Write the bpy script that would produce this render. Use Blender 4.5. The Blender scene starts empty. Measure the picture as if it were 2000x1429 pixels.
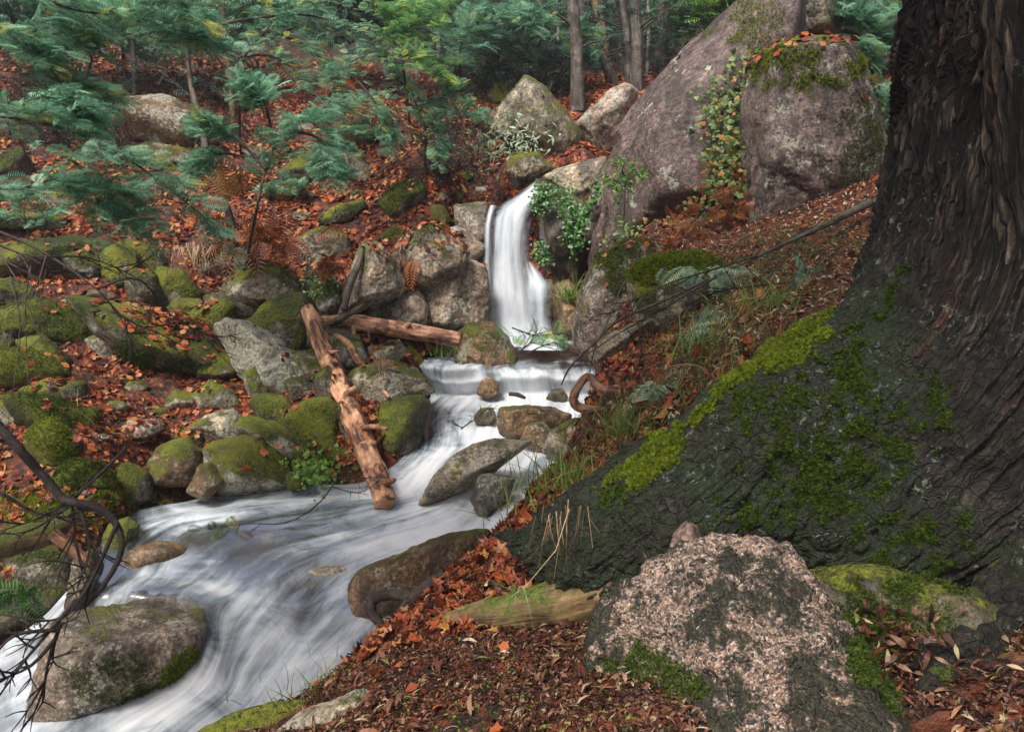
import bpy, bmesh, math, random
import numpy as np
from mathutils import Vector
S = bpy.context.scene
COL = S.collection
F = 1500.0; PITCH = math.radians(10)
CP, SP = math.cos(PITCH), math.sin(PITCH)

# ---------------------------------------------------------------- camera, sky, sun, exposure
cam = bpy.data.objects.new('camera', bpy.data.cameras.new('camera')); COL.objects.link(cam)
cam.location = (0, 0, 0); cam.rotation_euler = (math.radians(90) - PITCH, 0, 0)
cam.data.sensor_width = 36; cam.data.lens = 36 * F / 2000
cam.data.clip_start = 0.05; cam.data.clip_end = 600
S.camera = cam
W = bpy.data.worlds.new('World'); S.world = W; W.use_nodes = True
wn = W.node_tree; wn.nodes.clear()
sky = wn.nodes.new('ShaderNodeTexSky'); sky.sky_type = 'NISHITA'; sky.sun_disc = False
SUN_EL, SUN_ROT = math.radians(56), math.radians(-145)
sky.sun_elevation = SUN_EL; sky.sun_rotation = SUN_ROT
sky.air_density = 0.6; sky.dust_density = 6.0; sky.ozone_density = 0.6
bgn = wn.nodes.new('ShaderNodeBackground'); bgn.inputs['Strength'].default_value = 0.092
won = wn.nodes.new('ShaderNodeOutputWorld')
wn.links.new(sky.outputs[0], bgn.inputs[0]); wn.links.new(bgn.outputs[0], won.inputs[0])
sd = bpy.data.lights.new('sun', 'SUN'); sd.energy = 2.3; sd.angle = math.radians(14); sd.color = (1, .96, .9)
sun = bpy.data.objects.new('sun', sd); COL.objects.link(sun)
_d = Vector((math.sin(SUN_ROT) * math.cos(SUN_EL), math.cos(SUN_ROT) * math.cos(SUN_EL), math.sin(SUN_EL)))
sun.rotation_euler = _d.to_track_quat('Z', 'Y').to_euler(); sun.location = (0, 0, 30)
S.view_settings.view_transform = 'Standard'; S.view_settings.look = 'None'
S.view_settings.exposure = 1.08; S.view_settings.gamma = 1; S.view_settings.use_curve_mapping = False
S.render.engine = 'CYCLES'
S.cycles.max_bounces = 5; S.cycles.diffuse_bounces = 3; S.cycles.glossy_bounces = 2
S.cycles.transmission_bounces = 3; S.cycles.transparent_max_bounces = 16; S.cycles.volume_bounces = 0
S.cycles.volume_step_rate = 4; S.cycles.use_denoising = True

# ---------------------------------------------------------------- maths helpers
def ray(px, py):
    px = np.asarray(px, float); py = np.asarray(py, float)
    cx = (px - 1000) / F; cy = -(py - 714.5) / F
    return np.stack([cx, CP + cy * SP, -SP + cy * CP + 0 * cx], -1)
def P(px, py, d):
    return ray(px, py) * np.asarray(d, float)[..., None]
def PZ(px, py, z):
    r = ray(px, py); return r * (np.asarray(z, float) / r[..., 2])[..., None]
def depth(p):
    p = np.asarray(p); return p[..., 1] * CP - p[..., 2] * SP
def pix(p):
    p = np.asarray(p); d = depth(p)
    return 1000 + F * p[..., 0] / d, 714.5 - F * (p[..., 1] * SP + p[..., 2] * CP) / d
def unit(v):
    v = np.asarray(v, float); return v / (np.linalg.norm(v, axis=-1, keepdims=True) + 1e-12)
def sst(a, b, x):
    t = np.clip((x - a) / (b - a), 0, 1); return t * t * (3 - 2 * t)
def _hash(i, j, k, s):
    h = (i * 374761393 + j * 668265263 + k * 2147483647 + s * 974711) & 0xffffffff
    h = ((h ^ (h >> 13)) * 1274126177) & 0xffffffff
    h = ((h ^ (h >> 15)) * 2246822519) & 0xffffffff
    return (h ^ (h >> 16)) & 0xffff
def pn(p, seed=0):
    p = np.asarray(p, float); f = np.floor(p).astype(np.int64); t = p - f
    w = t * t * t * (t * (t * 6 - 15) + 10); out = 0
    for a in (0, 1):
        for b in (0, 1):
            for c in (0, 1):
                h = _hash(f[..., 0] + a, f[..., 1] + b, f[..., 2] + c, seed)
                g1 = (h & 31) / 15.5 - 1; g2 = ((h >> 5) & 31) / 15.5 - 1; g3 = ((h >> 10) & 31) / 15.5 - 1
                v = g1 * (t[..., 0] - a) + g2 * (t[..., 1] - b) + g3 * (t[..., 2] - c)
                out = out + v * (w[..., 0] if a else 1 - w[..., 0]) * (w[..., 1] if b else 1 - w[..., 1]) * (w[..., 2] if c else 1 - w[..., 2])
    return out * 1.3
def fbm(p, o=4, seed=0, gain=.5):
    r = 0; a = 1.0
    for k in range(o):
        r = r + a * pn(p, seed + k); p = p * 2.03 + 17.1; a *= gain
    return r
def catmull(Pts, n):
    Pts = np.asarray(Pts, float); m = len(Pts); t = np.linspace(0, m - 1, n)
    i = np.clip(np.floor(t).astype(int), 0, m - 2); f = (t - i).reshape((-1,) + (1,) * (Pts.ndim - 1))
    p0 = Pts[np.clip(i - 1, 0, m - 1)]; p1 = Pts[i]; p2 = Pts[i + 1]; p3 = Pts[np.clip(i + 2, 0, m - 1)]
    return .5 * (2 * p1 + (p2 - p0) * f + (2 * p0 - 5 * p1 + 4 * p2 - p3) * f ** 2 + (3 * p1 - p0 - 3 * p2 + p3) * f ** 3)

# ---------------------------------------------------------------- object helpers
def mesh_np(name, V, Fc, mat, uv=None, attrs=None, parent=None, smooth=True, link=True):
    me = bpy.data.meshes.new(name); V = np.ascontiguousarray(V, dtype=np.float32)
    Fl = Fc if isinstance(Fc, list) else [Fc]
    me.vertices.add(len(V)); me.vertices.foreach_set('co', V.ravel())
    loops = np.concatenate([f.ravel() for f in Fl]).astype(np.int32)
    sizes = np.concatenate([np.full(len(f), f.shape[1]) for f in Fl]).astype(np.int32)
    starts = np.concatenate([[0], np.cumsum(sizes)[:-1]]).astype(np.int32)
    me.loops.add(len(loops)); me.loops.foreach_set('vertex_index', loops)
    me.polygons.add(len(sizes)); me.polygons.foreach_set('loop_start', starts)
    me.polygons.foreach_set('loop_total', sizes)
    me.polygons.foreach_set('use_smooth', np.full(len(sizes), smooth))
    me.update(calc_edges=True)
    if uv is not None:
        l = me.uv_layers.new(name='UVMap'); l.data.foreach_set('uv', np.asarray(uv, np.float32)[loops].ravel())
    for k, v in (attrs or {}).items():
        a = me.attributes.new(k, 'FLOAT', 'POINT'); a.data.foreach_set('value', np.asarray(v, np.float32).ravel())
    me.materials.append(mat)
    if not link: return me
    o = bpy.data.objects.new(name, me); COL.objects.link(o)
    if parent is not None: o.parent = parent
    return o
def tag(o, label=None, cat=None, group=None, kind=None):
    if label: o['label'] = label
    if cat: o['category'] = cat
    if group: o['group'] = group
    if kind: o['kind'] = kind
    return o
def thing(name, label, cat, loc, group=None):
    o = bpy.data.objects.new(name, None); COL.objects.link(o); o.location = tuple(map(float, loc)); o.empty_display_size = .1
    return tag(o, label, cat, group)
def local(o, V): return np.asarray(V) - np.array(o.location)
def grid_faces(n, m, wrap=False):
    i = np.arange(n - 1)[:, None]; j = np.arange(m if wrap else m - 1)[None, :]; j2 = (j + 1) % m
    return np.stack([i * m + j, i * m + j2, (i + 1) * m + j2, (i + 1) * m + j], -1).reshape(-1, 4)
def frames(path):
    t = unit(np.gradient(path, axis=0)); ref = np.array([0.13, 0.3, 1.0])
    a = unit(np.cross(t, ref)); b = np.cross(a, t); return t, a, b
def tube(path, rad, seg=10, n=None, rough=0.0, seed=0, cap=True):
    """closed tapered tube with bark relief; returns V,F,uv"""
    path = np.asarray(path, float); rad = np.asarray(rad, float)
    if n: path = catmull(path, n); rad = np.interp(np.linspace(0, 1, n), np.linspace(0, 1, len(rad)), rad)
    m = len(path); t, a, b = frames(path); th = np.linspace(0, 2 * np.pi, seg, endpoint=False)
    ring = a[:, None] * np.cos(th)[None, :, None] + b[:, None] * np.sin(th)[None, :, None]
    s = np.concatenate([[0], np.cumsum(np.linalg.norm(np.diff(path, axis=0), axis=1))])
    q = np.stack([np.cos(th)[None] * 1.2 + 0 * s[:, None], np.sin(th)[None] * 1.2 + 0 * s[:, None], s[:, None] / (rad.mean() * 3) + 0 * th[None]], -1)
    R = rad[:, None] * (1 + rough * (fbm(q * 1.3, 3, seed) + .6 * pn(q * np.array([4, 4, .8]), seed + 9)))
    V = (path[:, None] + ring * R[..., None]).reshape(-1, 3)
    uv = np.stack([np.broadcast_to(th / 6.283, (m, seg)), np.broadcast_to(s[:, None], (m, seg))], -1).reshape(-1, 2)
    Fq = grid_faces(m, seg, True)
    if cap:
        V = np.vstack([V, path[0], path[-1]]); uv = np.vstack([uv, [0, 0], [0, s[-1]]])
        j = np.arange(seg); j2 = (j + 1) % seg
        T = np.concatenate([np.stack([j * 0 + m * seg, j2, j], -1), np.stack([j * 0 + m * seg + 1, (m - 1) * seg + j, (m - 1) * seg + j2], -1)])
        return V, [Fq, T], uv
    return V, [Fq], uv
def merge(parts):
    Vs, Us, Q, T, o = [], [], [], [], 0
    for V, Fl, uv in parts:
        for f in Fl: (Q if f.shape[1] == 4 else T).append(f + o)
        Vs.append(V); Us.append(uv); o += len(V)
    out = []
    if Q: out.append(np.vstack(Q))
    if T: out.append(np.vstack(T))
    return np.vstack(Vs), out, np.vstack(Us)
def twig_parts(paths, seg=5):
    """paths: list of (points, r0, r1)"""
    out = []
    for k, (p, r0, r1) in enumerate(paths):
        p = np.asarray(p, float)
        if len(p) > 2: p = catmull(p, len(p) * 3)
        out.append(tube(p, np.linspace(r0, r1, len(p)), seg, None, .15, k, True))
    return merge(out)
def basis(fwd, up):
    fwd = unit(fwd); s = unit(np.cross(up, fwd)); u = np.cross(fwd, s)
    return np.stack([s, fwd, u], -1)          # columns: x side, y forward, z up
def scatter(name, tmpl, pos, B, sc, mat, parent=None, extra=None, rng=None, smooth=False, rnd=None, link=True):
    tv, tf = tmpl; n = len(pos); k = len(tv)
    sc = np.asarray(sc, float); sc = sc[:, None] if sc.ndim == 1 else sc
    V = np.einsum('nij,nkj->nki', B, tv[None] * sc[:, None, :]) + pos[:, None]
    off = (np.arange(n) * k)[:, None, None]
    Fl = [(f[None] + off).reshape(-1, f.shape[1]) for f in (tf if isinstance(tf, list) else [tf])]
    if rnd is None: rnd = (rng or np.random.default_rng(1)).random(n)
    at = {'rnd': np.repeat(rnd, k)}
    tip = tv[:, 1] / (tv[:, 1].max() + 1e-9); at['tip'] = np.tile(tip, n)
    return mesh_np(name, V.reshape(-1, 3), Fl, mat, attrs=at, parent=parent, smooth=smooth, link=link)

# ---------------------------------------------------------------- leaf templates (y = forward, z = up)
def t_maple():
    out = [(0, -.12), (.30, -.02), (.52, -.10), (.36, .18), (.62, .48), (.28, .45), (.16, .60), (0, 1.0)]
    pts = out + [(-x, y) for x, y in out[-2:0:-1]]
    V = np.array([[0, .25, 0]] + [[x, y, .10 * abs(x) ** 1.2 * 2 - .06 * (y - .3) ** 2 * 3] for x, y in pts])
    n = len(pts); j = np.arange(n); return V, np.stack([j * 0, 1 + j, 1 + (j + 1) % n], -1)
def t_leaf(seed, lobes=5, deep=.62):
    r_ = np.random.default_rng(seed); pts = []
    A = [90, 62, 38, 10, -20, -48, -90, -132, -160, 170, 142, 118] if lobes == 5 else [90, 50, 10, -30, -90, -150, 170, 130]
    Rr = [1, deep, .88, deep * .9, .66, deep * .6, .42, deep * .6, .66, deep * .9, .88, deep] if lobes == 5 else [1, .72, .55, .52, .6, .52, .55, .72]
    for a, q_ in zip(A, Rr):
        q_ = q_ * .62 * r_.uniform(.85, 1.15); a = math.radians(a + r_.uniform(-7, 7)); x, y = q_ * math.cos(a), q_ * math.sin(a)
        pts.append([x * (1.0 if lobes == 5 else .8), y + .3, .30 * abs(x) ** 1.5 - .25 * (y) ** 2 + r_.uniform(-.07, .07)])
    V = np.array([[0, .3, .02]] + pts); n = len(pts); j = np.arange(n); return V, np.stack([j * 0, 1 + (j + 1) % n, 1 + j], -1)
def t_diamond():
    V = np.array([[0, 0, 0], [.4, .35, .12], [0, 1, .02], [-.4, .35, .12], [.12, .5, 0.0]]); return V, np.array([[0, 1, 4], [1, 2, 4], [2, 3, 4], [3, 0, 4]])
def t_lance(w=.10):
    V = [];
    for i, (y, ww) in enumerate(((0, .15), (.25, .9), (.55, 1), (.8, .6), (1, .05))):
        z = .16 * math.sin(y * 3.14); V += [[-w * ww + .10 * y * y, y, z], [w * ww + .10 * y * y, y, z + .03]]
    V = np.array(V); i = np.arange(4) * 2; return V, np.stack([i, i + 1, i + 3, i + 2], -1)
def t_ivy():
    pts = [(0, 0), (.35, .05), (.5, .35), (.28, .5), (0, 1), (-.28, .5), (-.5, .35), (-.35, .05)]
    V = np.array([[0, .35, .06]] + [[x, y, 0] for x, y in pts]); j = np.arange(8); return V, np.stack([j * 0, 1 + j, 1 + (j + 1) % 8], -1)
def t_blade(bend=.5, w=.02):
    V = []
    for y in (0, .3, .6, .85, 1):
        V += [[-w * (1.02 - y), y - bend * y ** 3 * .3, 0], [w * (1.02 - y), y - bend * y ** 3 * .3, 0]]
    V = np.array(V); V[:, 2] = np.repeat([0, -.02, -.12 * bend * 2, -.3 * bend * 1.6, -.5 * bend * 1.6], 2)
    i = np.arange(4) * 2; return V, np.stack([i, i + 1, i + 3, i + 2], -1)
def t_frond(pairs=13, w=.022, droop=.22, ln=.42):
    """bipinnate frond: rachis and pairs of narrow leaflets swept forward"""
    V, Q = [], []
    def quad(a, b, c, d): i = len(V); V.extend([a, b, c, d]); Q.append([i, i + 1, i + 2, i + 3])
    z = lambda y: -droop * y * y + .05 * y
    for a, b in ((0, .5), (.5, 1)): quad([-.006, a, z(a)], [.006, a, z(a)], [.006, b, z(b)], [-.006, b, z(b)])
    for i in range(pairs):
        y = .1 + .86 * i / (pairs - 1); L = ln * (math.sin(min(1, (y + .12)) * 2.6) ** .8 if y < .95 else .4)
        for s in (-1, 1):
            ex, ey, ez = s * L * .92, y + L * .38, z(y) - L * .18 + .05 * ((i * 7) % 3 - 1)
            mx, my, mz = s * L * .5, y + L * .22, z(y) + .02
            quad([0, y, z(y)], [mx + w * .6 * s, my - w, mz], [ex, ey, ez], [mx - w * .6 * s, my + w, mz + .012])
    return np.array(V), np.array(Q)
def t_fern(pairs=12):
    V, Q = [], []
    z = lambda y: .5 * y - .75 * y * y
    for i in range(pairs):
        y = .12 + .84 * i / (pairs - 1); L = .26 * math.sin(min(1, y * .9 + .18) * 2.9) + .02
        for s in (-1, 1):
            k = len(V); V += [[0, y - .03, z(y)], [s * L * .5, y - .01, z(y) - .01], [s * L, y + .07, z(y) - .06], [s * L * .5, y + .055, z(y)], ]
            Q.append([k, k + 1, k + 2, k + 3])
    k = len(V); V += [[-.008, 0, 0], [.008, 0, 0], [.008, .5, z(.5)], [-.008, .5, z(.5)], [.004, 1, z(1)], [-.004, 1, z(1)]]
    Q += [[k, k + 1, k + 2, k + 3], [k + 3, k + 2, k + 4, k + 5]]
    return np.array(V), np.array(Q)
def t_moss():
    V, T = [], []
    for a in (0, 1.26, 2.5, 3.8, 5.0):
        c, s = math.cos(a), math.sin(a); k = len(V)
        V += [[-.10 * s, -.0, .10 * c], [.10 * s, 0, -.10 * c], [.5 * c, .75, .5 * s]]
        T.append([k, k + 1, k + 2])
    return np.array(V), np.array(T)
LEAVES = [t_leaf(1), t_leaf(2, 5, .7), t_leaf(3, 3), t_leaf(4, 5, .55)]
MAPLE, DIAM, LANCE, IVY, FROND, FERN, MOSS = t_maple(), t_diamond(), t_lance(), t_ivy(), t_frond(), t_fern(), t_moss()
FROND_LO = t_frond(6, .05); BLADE = t_blade(); STRAW = t_blade(.9, .012)
# ---------------------------------------------------------------- materials
class NT:
    def __init__(s, name):
        s.m = bpy.data.materials.new(name); s.m.use_nodes = True; s.t = s.m.node_tree; s.t.nodes.clear()
        s.out = s.t.nodes.new('ShaderNodeOutputMaterial')
    def n(s, typ, ins=None, **kw):
        x = s.t.nodes.new(typ)
        for k, v in kw.items(): setattr(x, k, v)
        for k, v in (ins or {}).items():
            i = x.inputs[k]
            if isinstance(v, bpy.types.NodeSocket): s.t.links.new(v, i)
            elif v is not None: i.default_value = v
        return x
    def math(s, op, a, b=0.0, c=0.0): return s.n('ShaderNodeMath', {0: a, 1: b, 2: c}, operation=op).outputs[0]
    def ramp(s, x, stops, interp='LINEAR'):
        r = s.n('ShaderNodeValToRGB', {0: x}); r.color_ramp.interpolation = interp; e = r.color_ramp.elements
        while len(e) < len(stops): e.new(.5)
        for i, (p, c) in enumerate(stops):
            e[i].position = p; e[i].color = (*c, 1) if isinstance(c, tuple) else (c, c, c, 1)
        return r.outputs[0]
    def mix(s, f, a, b, blend='MIX'):
        x = s.n('ShaderNodeMix', data_type='RGBA', blend_type=blend)
        for i, v in ((0, f), (6, a), (7, b)):
            if isinstance(v, bpy.types.NodeSocket): s.t.links.new(v, x.inputs[i])
            else: x.inputs[i].default_value = (*v, 1) if isinstance(v, tuple) and len(v) == 3 else v
        return x.outputs[2]
    def noise(s, vec, scale, det=3, rough=.55, dist=0): return s.n('ShaderNodeTexNoise', {'Vector': vec, 'Scale': scale, 'Detail': det, 'Roughness': rough, 'Distortion': dist}).outputs[0]
    def attr(s, name, typ='GEOMETRY'): return s.n('ShaderNodeAttribute', attribute_name=name, attribute_type=typ)
    def step(s, x, a, b): return s.n('ShaderNodeMapRange', {0: x, 1: a, 2: b, 3: 0.0, 4: 1.0}, interpolation_type='SMOOTHSTEP').outputs[0]
    def scale(s, vec, v): return s.n('ShaderNodeVectorMath', {0: vec, 1: v}, operation='MULTIPLY').outputs[0]
    def done(s, shader): s.t.links.new(shader, s.out.inputs[0]); return s.m
    def bsdf(s, col, rough=.7, bump=None, bs=.5, bd=.02, spec=.4, **kw):
        i = {'Base Color': (*col, 1) if isinstance(col, tuple) else col, 'Roughness': rough, 'Specular IOR Level': spec}; i.update(kw)
        if bump is not None: i['Normal'] = s.n('ShaderNodeBump', {'Height': bump, 'Strength': bs, 'Distance': bd}).outputs[0]
        return s.n('ShaderNodeBsdfPrincipled', i).outputs[0]

def rock_material(name='granite', scl=1.0, speckle=1.0):
    t = NT(name); co = t.n('ShaderNodeTexCoord').outputs['Object']
    oi = t.n('ShaderNodeObjectInfo'); off = t.n('ShaderNodeVectorMath', {0: co, 1: oi.outputs['Random']}, operation='ADD').outputs[0]
    rv = t.n('ShaderNodeCombineXYZ', {0: t.math('MULTIPLY', oi.outputs['Random'], 37.0), 1: t.math('MULTIPLY', oi.outputs['Random'], 91.0), 2: 0.0}).outputs[0]
    v = t.n('ShaderNodeVectorMath', {0: co, 1: rv}, operation='ADD').outputs[0]
    big = t.noise(v, 1.3 * scl, 4, .6, .3); mid = t.noise(v, 5 * scl, 5, .65, .2); fine = t.noise(v, 28 * scl, 4, .7); gr = t.noise(v, 110 * scl, 2, .7)
    tint = oi.outputs['Color']
    k = t.ramp(mid, [(.30, .30), (.5, .9), (.68, 1.7)]); col = t.mix(1.0, tint, k, 'MULTIPLY')
    k2 = t.ramp(fine, [(.34, .35), (.5, 1.0), (.66, 1.8)]); col = t.mix(1.0, col, k2, 'MULTIPLY')
    vor = t.n('ShaderNodeTexVoronoi', {'Vector': v, 'Scale': 95 * scl}); vc = t.ramp(vor.outputs['Color'], [(.0, .35), (.45, .9), (.8, 1.25), (1, 1.9)])
    col = t.mix(.55 * speckle, col, vc, 'MULTIPLY')
    # dark water stains and pale lichen
    sv = t.scale(v, (1.6, 1.6, .45)); stn = t.step(t.noise(sv, 2.1 * scl, 5, .65), .46, .62)
    col = t.mix(t.math('MULTIPLY', stn, .62), col, (.022, .020, .018))
    lich = t.attr('lichen', 'OBJECT').outputs['Fac']
    ln = t.math('ADD', t.noise(v, 3.4 * scl, 6, .72, .4), t.math('MULTIPLY', t.math('SUBTRACT', fine, .5), .35))
    lm = t.step(t.math('ADD', ln, t.math('MULTIPLY', lich, .3)), .60, .68)
    col = t.mix(t.math('MULTIPLY', lm, .8), col, t.ramp(fine, [(.35, (.16, .155, .12)), (.65, (.46, .45, .36))]))
    # moss grows on the upward faces
    nz = t.n('ShaderNodeSeparateXYZ', {0: t.n('ShaderNodeNewGeometry').outputs['Normal']}).outputs[2]
    mo = t.attr('moss', 'OBJECT').outputs['Fac']
    mn = t.math('ADD', t.noise(v, 2.2 * scl, 5, .7, .3), t.math('MULTIPLY', t.math('SUBTRACT', fine, .5), .5))
    mx = t.math('ADD', t.math('ADD', t.math('MULTIPLY', nz, .26), mn), t.math('MULTIPLY', mo, .62))
    mm = t.step(mx, .78, .90)
    mf = t.noise(v, 55 * scl, 3, .75)
    mcol = t.mix(t.step(t.math('ADD', mf, t.math('MULTIPLY', t.math('SUBTRACT', big, .5), 1.1)), .3, .72), (.018, .030, .005), (.22, .24, .020))
    mcol = t.mix(t.step(big, .52, .70), mcol, t.mix(mf, (.05, .045, .012), (.12, .10, .03)))
    col = t.mix(mm, col, mcol)
    h = t.math('ADD', t.math('MULTIPLY', mid, .9), t.math('ADD', t.math('MULTIPLY', fine, .35), t.math('MULTIPLY', gr, .12)))
    h = t.math('ADD', h, t.math('MULTIPLY', mm, t.math('MULTIPLY', mf, 1.1)))
    wet = t.attr('wet', 'OBJECT').outputs['Fac']
    rg = t.math('SUBTRACT', t.math('ADD', .62, t.math('MULTIPLY', mm, .3)), t.math('MULTIPLY', wet, .35))
    return t.done(t.bsdf(col, rg, h, .9, .035 / scl))
M_ROCK = rock_material(); M_FAR = rock_material('granite_far', .62, .7)

def pink_material():
    t = NT('pink_granite'); co = t.n('ShaderNodeTexCoord').outputs['Object']
    vor = t.n('ShaderNodeTexVoronoi', {'Vector': t.n('ShaderNodeVectorMath', {0: co, 1: t.n('ShaderNodeTexNoise', {'Vector': co, 'Scale': 60.0, 'Detail': 2.0}).outputs['Color']}, operation='ADD').outputs[0], 'Scale': 1.0})
    dist = t.n('ShaderNodeVectorMath', {0: t.n('ShaderNodeTexNoise', {'Vector': co, 'Scale': 45.0, 'Detail': 3.0}).outputs['Color'], 1: (.009, .009, .009)}, operation='MULTIPLY').outputs[0]
    cd = t.n('ShaderNodeVectorMath', {0: co, 1: dist}, operation='ADD').outputs[0]
    v1 = t.n('ShaderNodeTexVoronoi', {'Vector': cd, 'Scale': 115.0}); v2 = t.n('ShaderNodeTexVoronoi', {'Vector': cd, 'Scale': 230.0})
    a = t.ramp(t.n('ShaderNodeSeparateColor', {0: v1.outputs['Color']}).outputs[0], [(0, (.035, .035, .035)), (.2, (.09, .075, .07)), (.34, (.20, .13, .092)), (.7, (.31, .21, .155)), (.9, (.44, .35, .28))])
    b = t.ramp(t.n('ShaderNodeSeparateColor', {0: v2.outputs['Color']}).outputs[1], [(0, .28), (.35, .75), (.7, 1.1), (1, 1.55)])
    col = t.mix(.85, a, b, 'MULTIPLY')
    big = t.noise(co, 3.2, 5, .65, .3); mid = t.noise(co, 11, 5, .72, .5); fine = t.noise(co, 70, 4, .7)
    col = t.mix(t.math('MULTIPLY', t.step(t.noise(co, 1.7, 3), .52, .7), .5), col, t.mix(1.0, col, (1.15, .78, .6), 'MULTIPLY'))
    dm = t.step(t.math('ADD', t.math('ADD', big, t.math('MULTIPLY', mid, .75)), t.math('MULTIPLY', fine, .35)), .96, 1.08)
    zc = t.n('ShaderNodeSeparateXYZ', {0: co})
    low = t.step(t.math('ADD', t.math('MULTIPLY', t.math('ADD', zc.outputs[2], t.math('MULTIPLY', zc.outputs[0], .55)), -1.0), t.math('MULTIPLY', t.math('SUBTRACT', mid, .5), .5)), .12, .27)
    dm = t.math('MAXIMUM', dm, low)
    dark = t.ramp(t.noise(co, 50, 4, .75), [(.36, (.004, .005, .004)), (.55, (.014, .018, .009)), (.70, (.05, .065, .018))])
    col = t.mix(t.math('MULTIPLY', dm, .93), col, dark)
    h = t.math('ADD', t.math('ADD', t.math('MULTIPLY', mid, 1.2), t.math('MULTIPLY', v1.outputs['Distance'], -.35)), t.math('MULTIPLY', fine, .45))
    return t.done(t.bsdf(col, .62, h, 1.0, .022))
M_PINK = pink_material()

def ground_material():
    t = NT('leaf_strewn_soil'); co = t.n('ShaderNodeTexCoord').outputs['Object']
    ns = t.n('ShaderNodeVectorMath', {0: t.n('ShaderNodeTexNoise', {'Vector': co, 'Scale': 9.0, 'Detail': 3.0}).outputs['Color'], 1: (.12, .12, .12)}, operation='MULTIPLY').outputs[0]
    cd = t.n('ShaderNodeVectorMath', {0: co, 1: ns}, operation='ADD').outputs[0]
    v1 = t.n('ShaderNodeTexVoronoi', {'Vector': cd, 'Scale': 13.0}); v2 = t.n('ShaderNodeTexVoronoi', {'Vector': cd, 'Scale': 31.0})
    r = t.n('ShaderNodeSeparateColor', {0: v1.outputs['Color']}).outputs[0]; r2 = t.n('ShaderNodeSeparateColor', {0: v2.outputs['Color']}).outputs[1]
    leaf = t.ramp(r, [(0, (.016, .009, .006)), (.35, (.045, .014, .008)), (.6, (.11, .027, .011)), (.85, (.19, .045, .016)), (1, (.15, .08, .035))])
    leaf = t.mix(.6, leaf, t.ramp(r2, [(0, .3), (.5, .9), (1, 1.6)]), 'MULTIPLY')
    soil = t.ramp(t.noise(co, 16, 5, .7), [(.3, (.010, .007, .005)), (.7, (.045, .026, .017))])
    fa = t.attr('litter').outputs['Fac']; m1 = t.math('ADD', t.noise(co, 1.5, 5, .7), t.math('MULTIPLY', t.math('SUBTRACT', fa, .5), .9))
    col = t.mix(t.step(m1, .40, .62), soil, leaf)
    ga = t.attr('green').outputs['Fac']; gm = t.step(t.math('ADD', t.noise(co, 4, 6, .75), ga), .92, 1.06)
    gcol = t.ramp(t.noise(co, 40, 3, .7), [(.3, (.018, .028, .006)), (.7, (.10, .12, .02))])
    col = t.mix(gm, col, gcol)
    h = t.math('ADD', t.math('MULTIPLY', v1.outputs['Distance'], 1.5), t.math('ADD', t.noise(co, 40, 4, .7), t.math('MULTIPLY', r, .8)))
    return t.done(t.bsdf(col, .6, h, .9, .03))
M_GROUND = ground_material()

def leaf_material(name, stops, rough=.5, trans=.25, spec=.5, tipcol=None):
    t = NT(name); r = t.attr('rnd').outputs['Fac']; col = t.ramp(r, stops)
    co = t.n('ShaderNodeTexCoord').outputs['Object']; k = t.ramp(t.noise(co, 60, 3, .6), [(.3, .6), (.7, 1.3)]); col = t.mix(.8, col, k, 'MULTIPLY')
    if tipcol: col = t.mix(t.math('MULTIPLY', t.attr('tip').outputs['Fac'], .7), col, tipcol)
    b = t.bsdf(col, rough, None, spec=spec)
    if trans:
        tr = t.n('ShaderNodeBsdfTranslucent', {0: col}).outputs[0]; b = t.n('ShaderNodeMixShader', {0: trans, 1: b, 2: tr}).outputs[0]
    return t.done(b)
M_LITTER = leaf_material('fallen_leaves', [(0, (.035, .012, .008)), (.22, (.09, .022, .012)), (.42, (.20, .042, .018)), (.62, (.33, .072, .024)), (.80, (.42, .125, .040)), (.92, (.40, .20, .10)), (1, (.48, .22, .05))], .45, .15, .25)
M_SCRAP = leaf_material('brown_leaf_scraps', [(0, (.016, .008, .006)), (.35, (.050, .018, .011)), (.6, (.105, .036, .020)), (.78, (.17, .075, .042)), (.93, (.28, .18, .12)), (.97, (.16, .18, .04)), (1, (.46, .34, .22))], .45, .1, .25)
M_WATTLE = leaf_material('wattle_leaves', [(0, (.045, .11, .06)), (.35, (.12, .28, .165)), (.75, (.25, .50, .33)), (.97, (.42, .68, .46)), (1, (.5, .5, .12))], .5, .48, .2)
M_WATTLE_Y = leaf_material('bright_wattle_leaves', [(0, (.06, .17, .07)), (.5, (.18, .40, .16)), (.85, (.34, .56, .15)), (1, (.55, .62, .10))], .5, .45, .2)
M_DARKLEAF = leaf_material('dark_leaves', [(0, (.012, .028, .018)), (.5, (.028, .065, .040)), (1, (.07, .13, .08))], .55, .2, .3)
M_PALE = leaf_material('silvery_leaves', [(0, (.14, .22, .13)), (.5, (.30, .42, .26)), (1, (.50, .60, .40))], .5, .2)
M_FRESH = leaf_material('fresh_green_leaves', [(0, (.04, .11, .012)), (.5, (.10, .24, .025)), (1, (.26, .42, .05))], .45, .3)
M_IVY = leaf_material('ivy_leaves', [(0, (.018, .065, .012)), (.5, (.045, .15, .025)), (1, (.12, .28, .06))], .35, .2)
M_BRAMBLE = leaf_material('bramble_leaves', [(0, (.05, .10, .02)), (.5, (.13, .21, .05)), (.85, (.22, .30, .09)), (.93, (.38, .22, .05)), (1, (.40, .10, .03))], .5, .25)
M_GRASS = leaf_material('grass_blades', [(0, (.05, .10, .015)), (.5, (.14, .24, .03)), (.85, (.26, .33, .06)), (1, (.40, .34, .14))], .5, .3)
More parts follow.
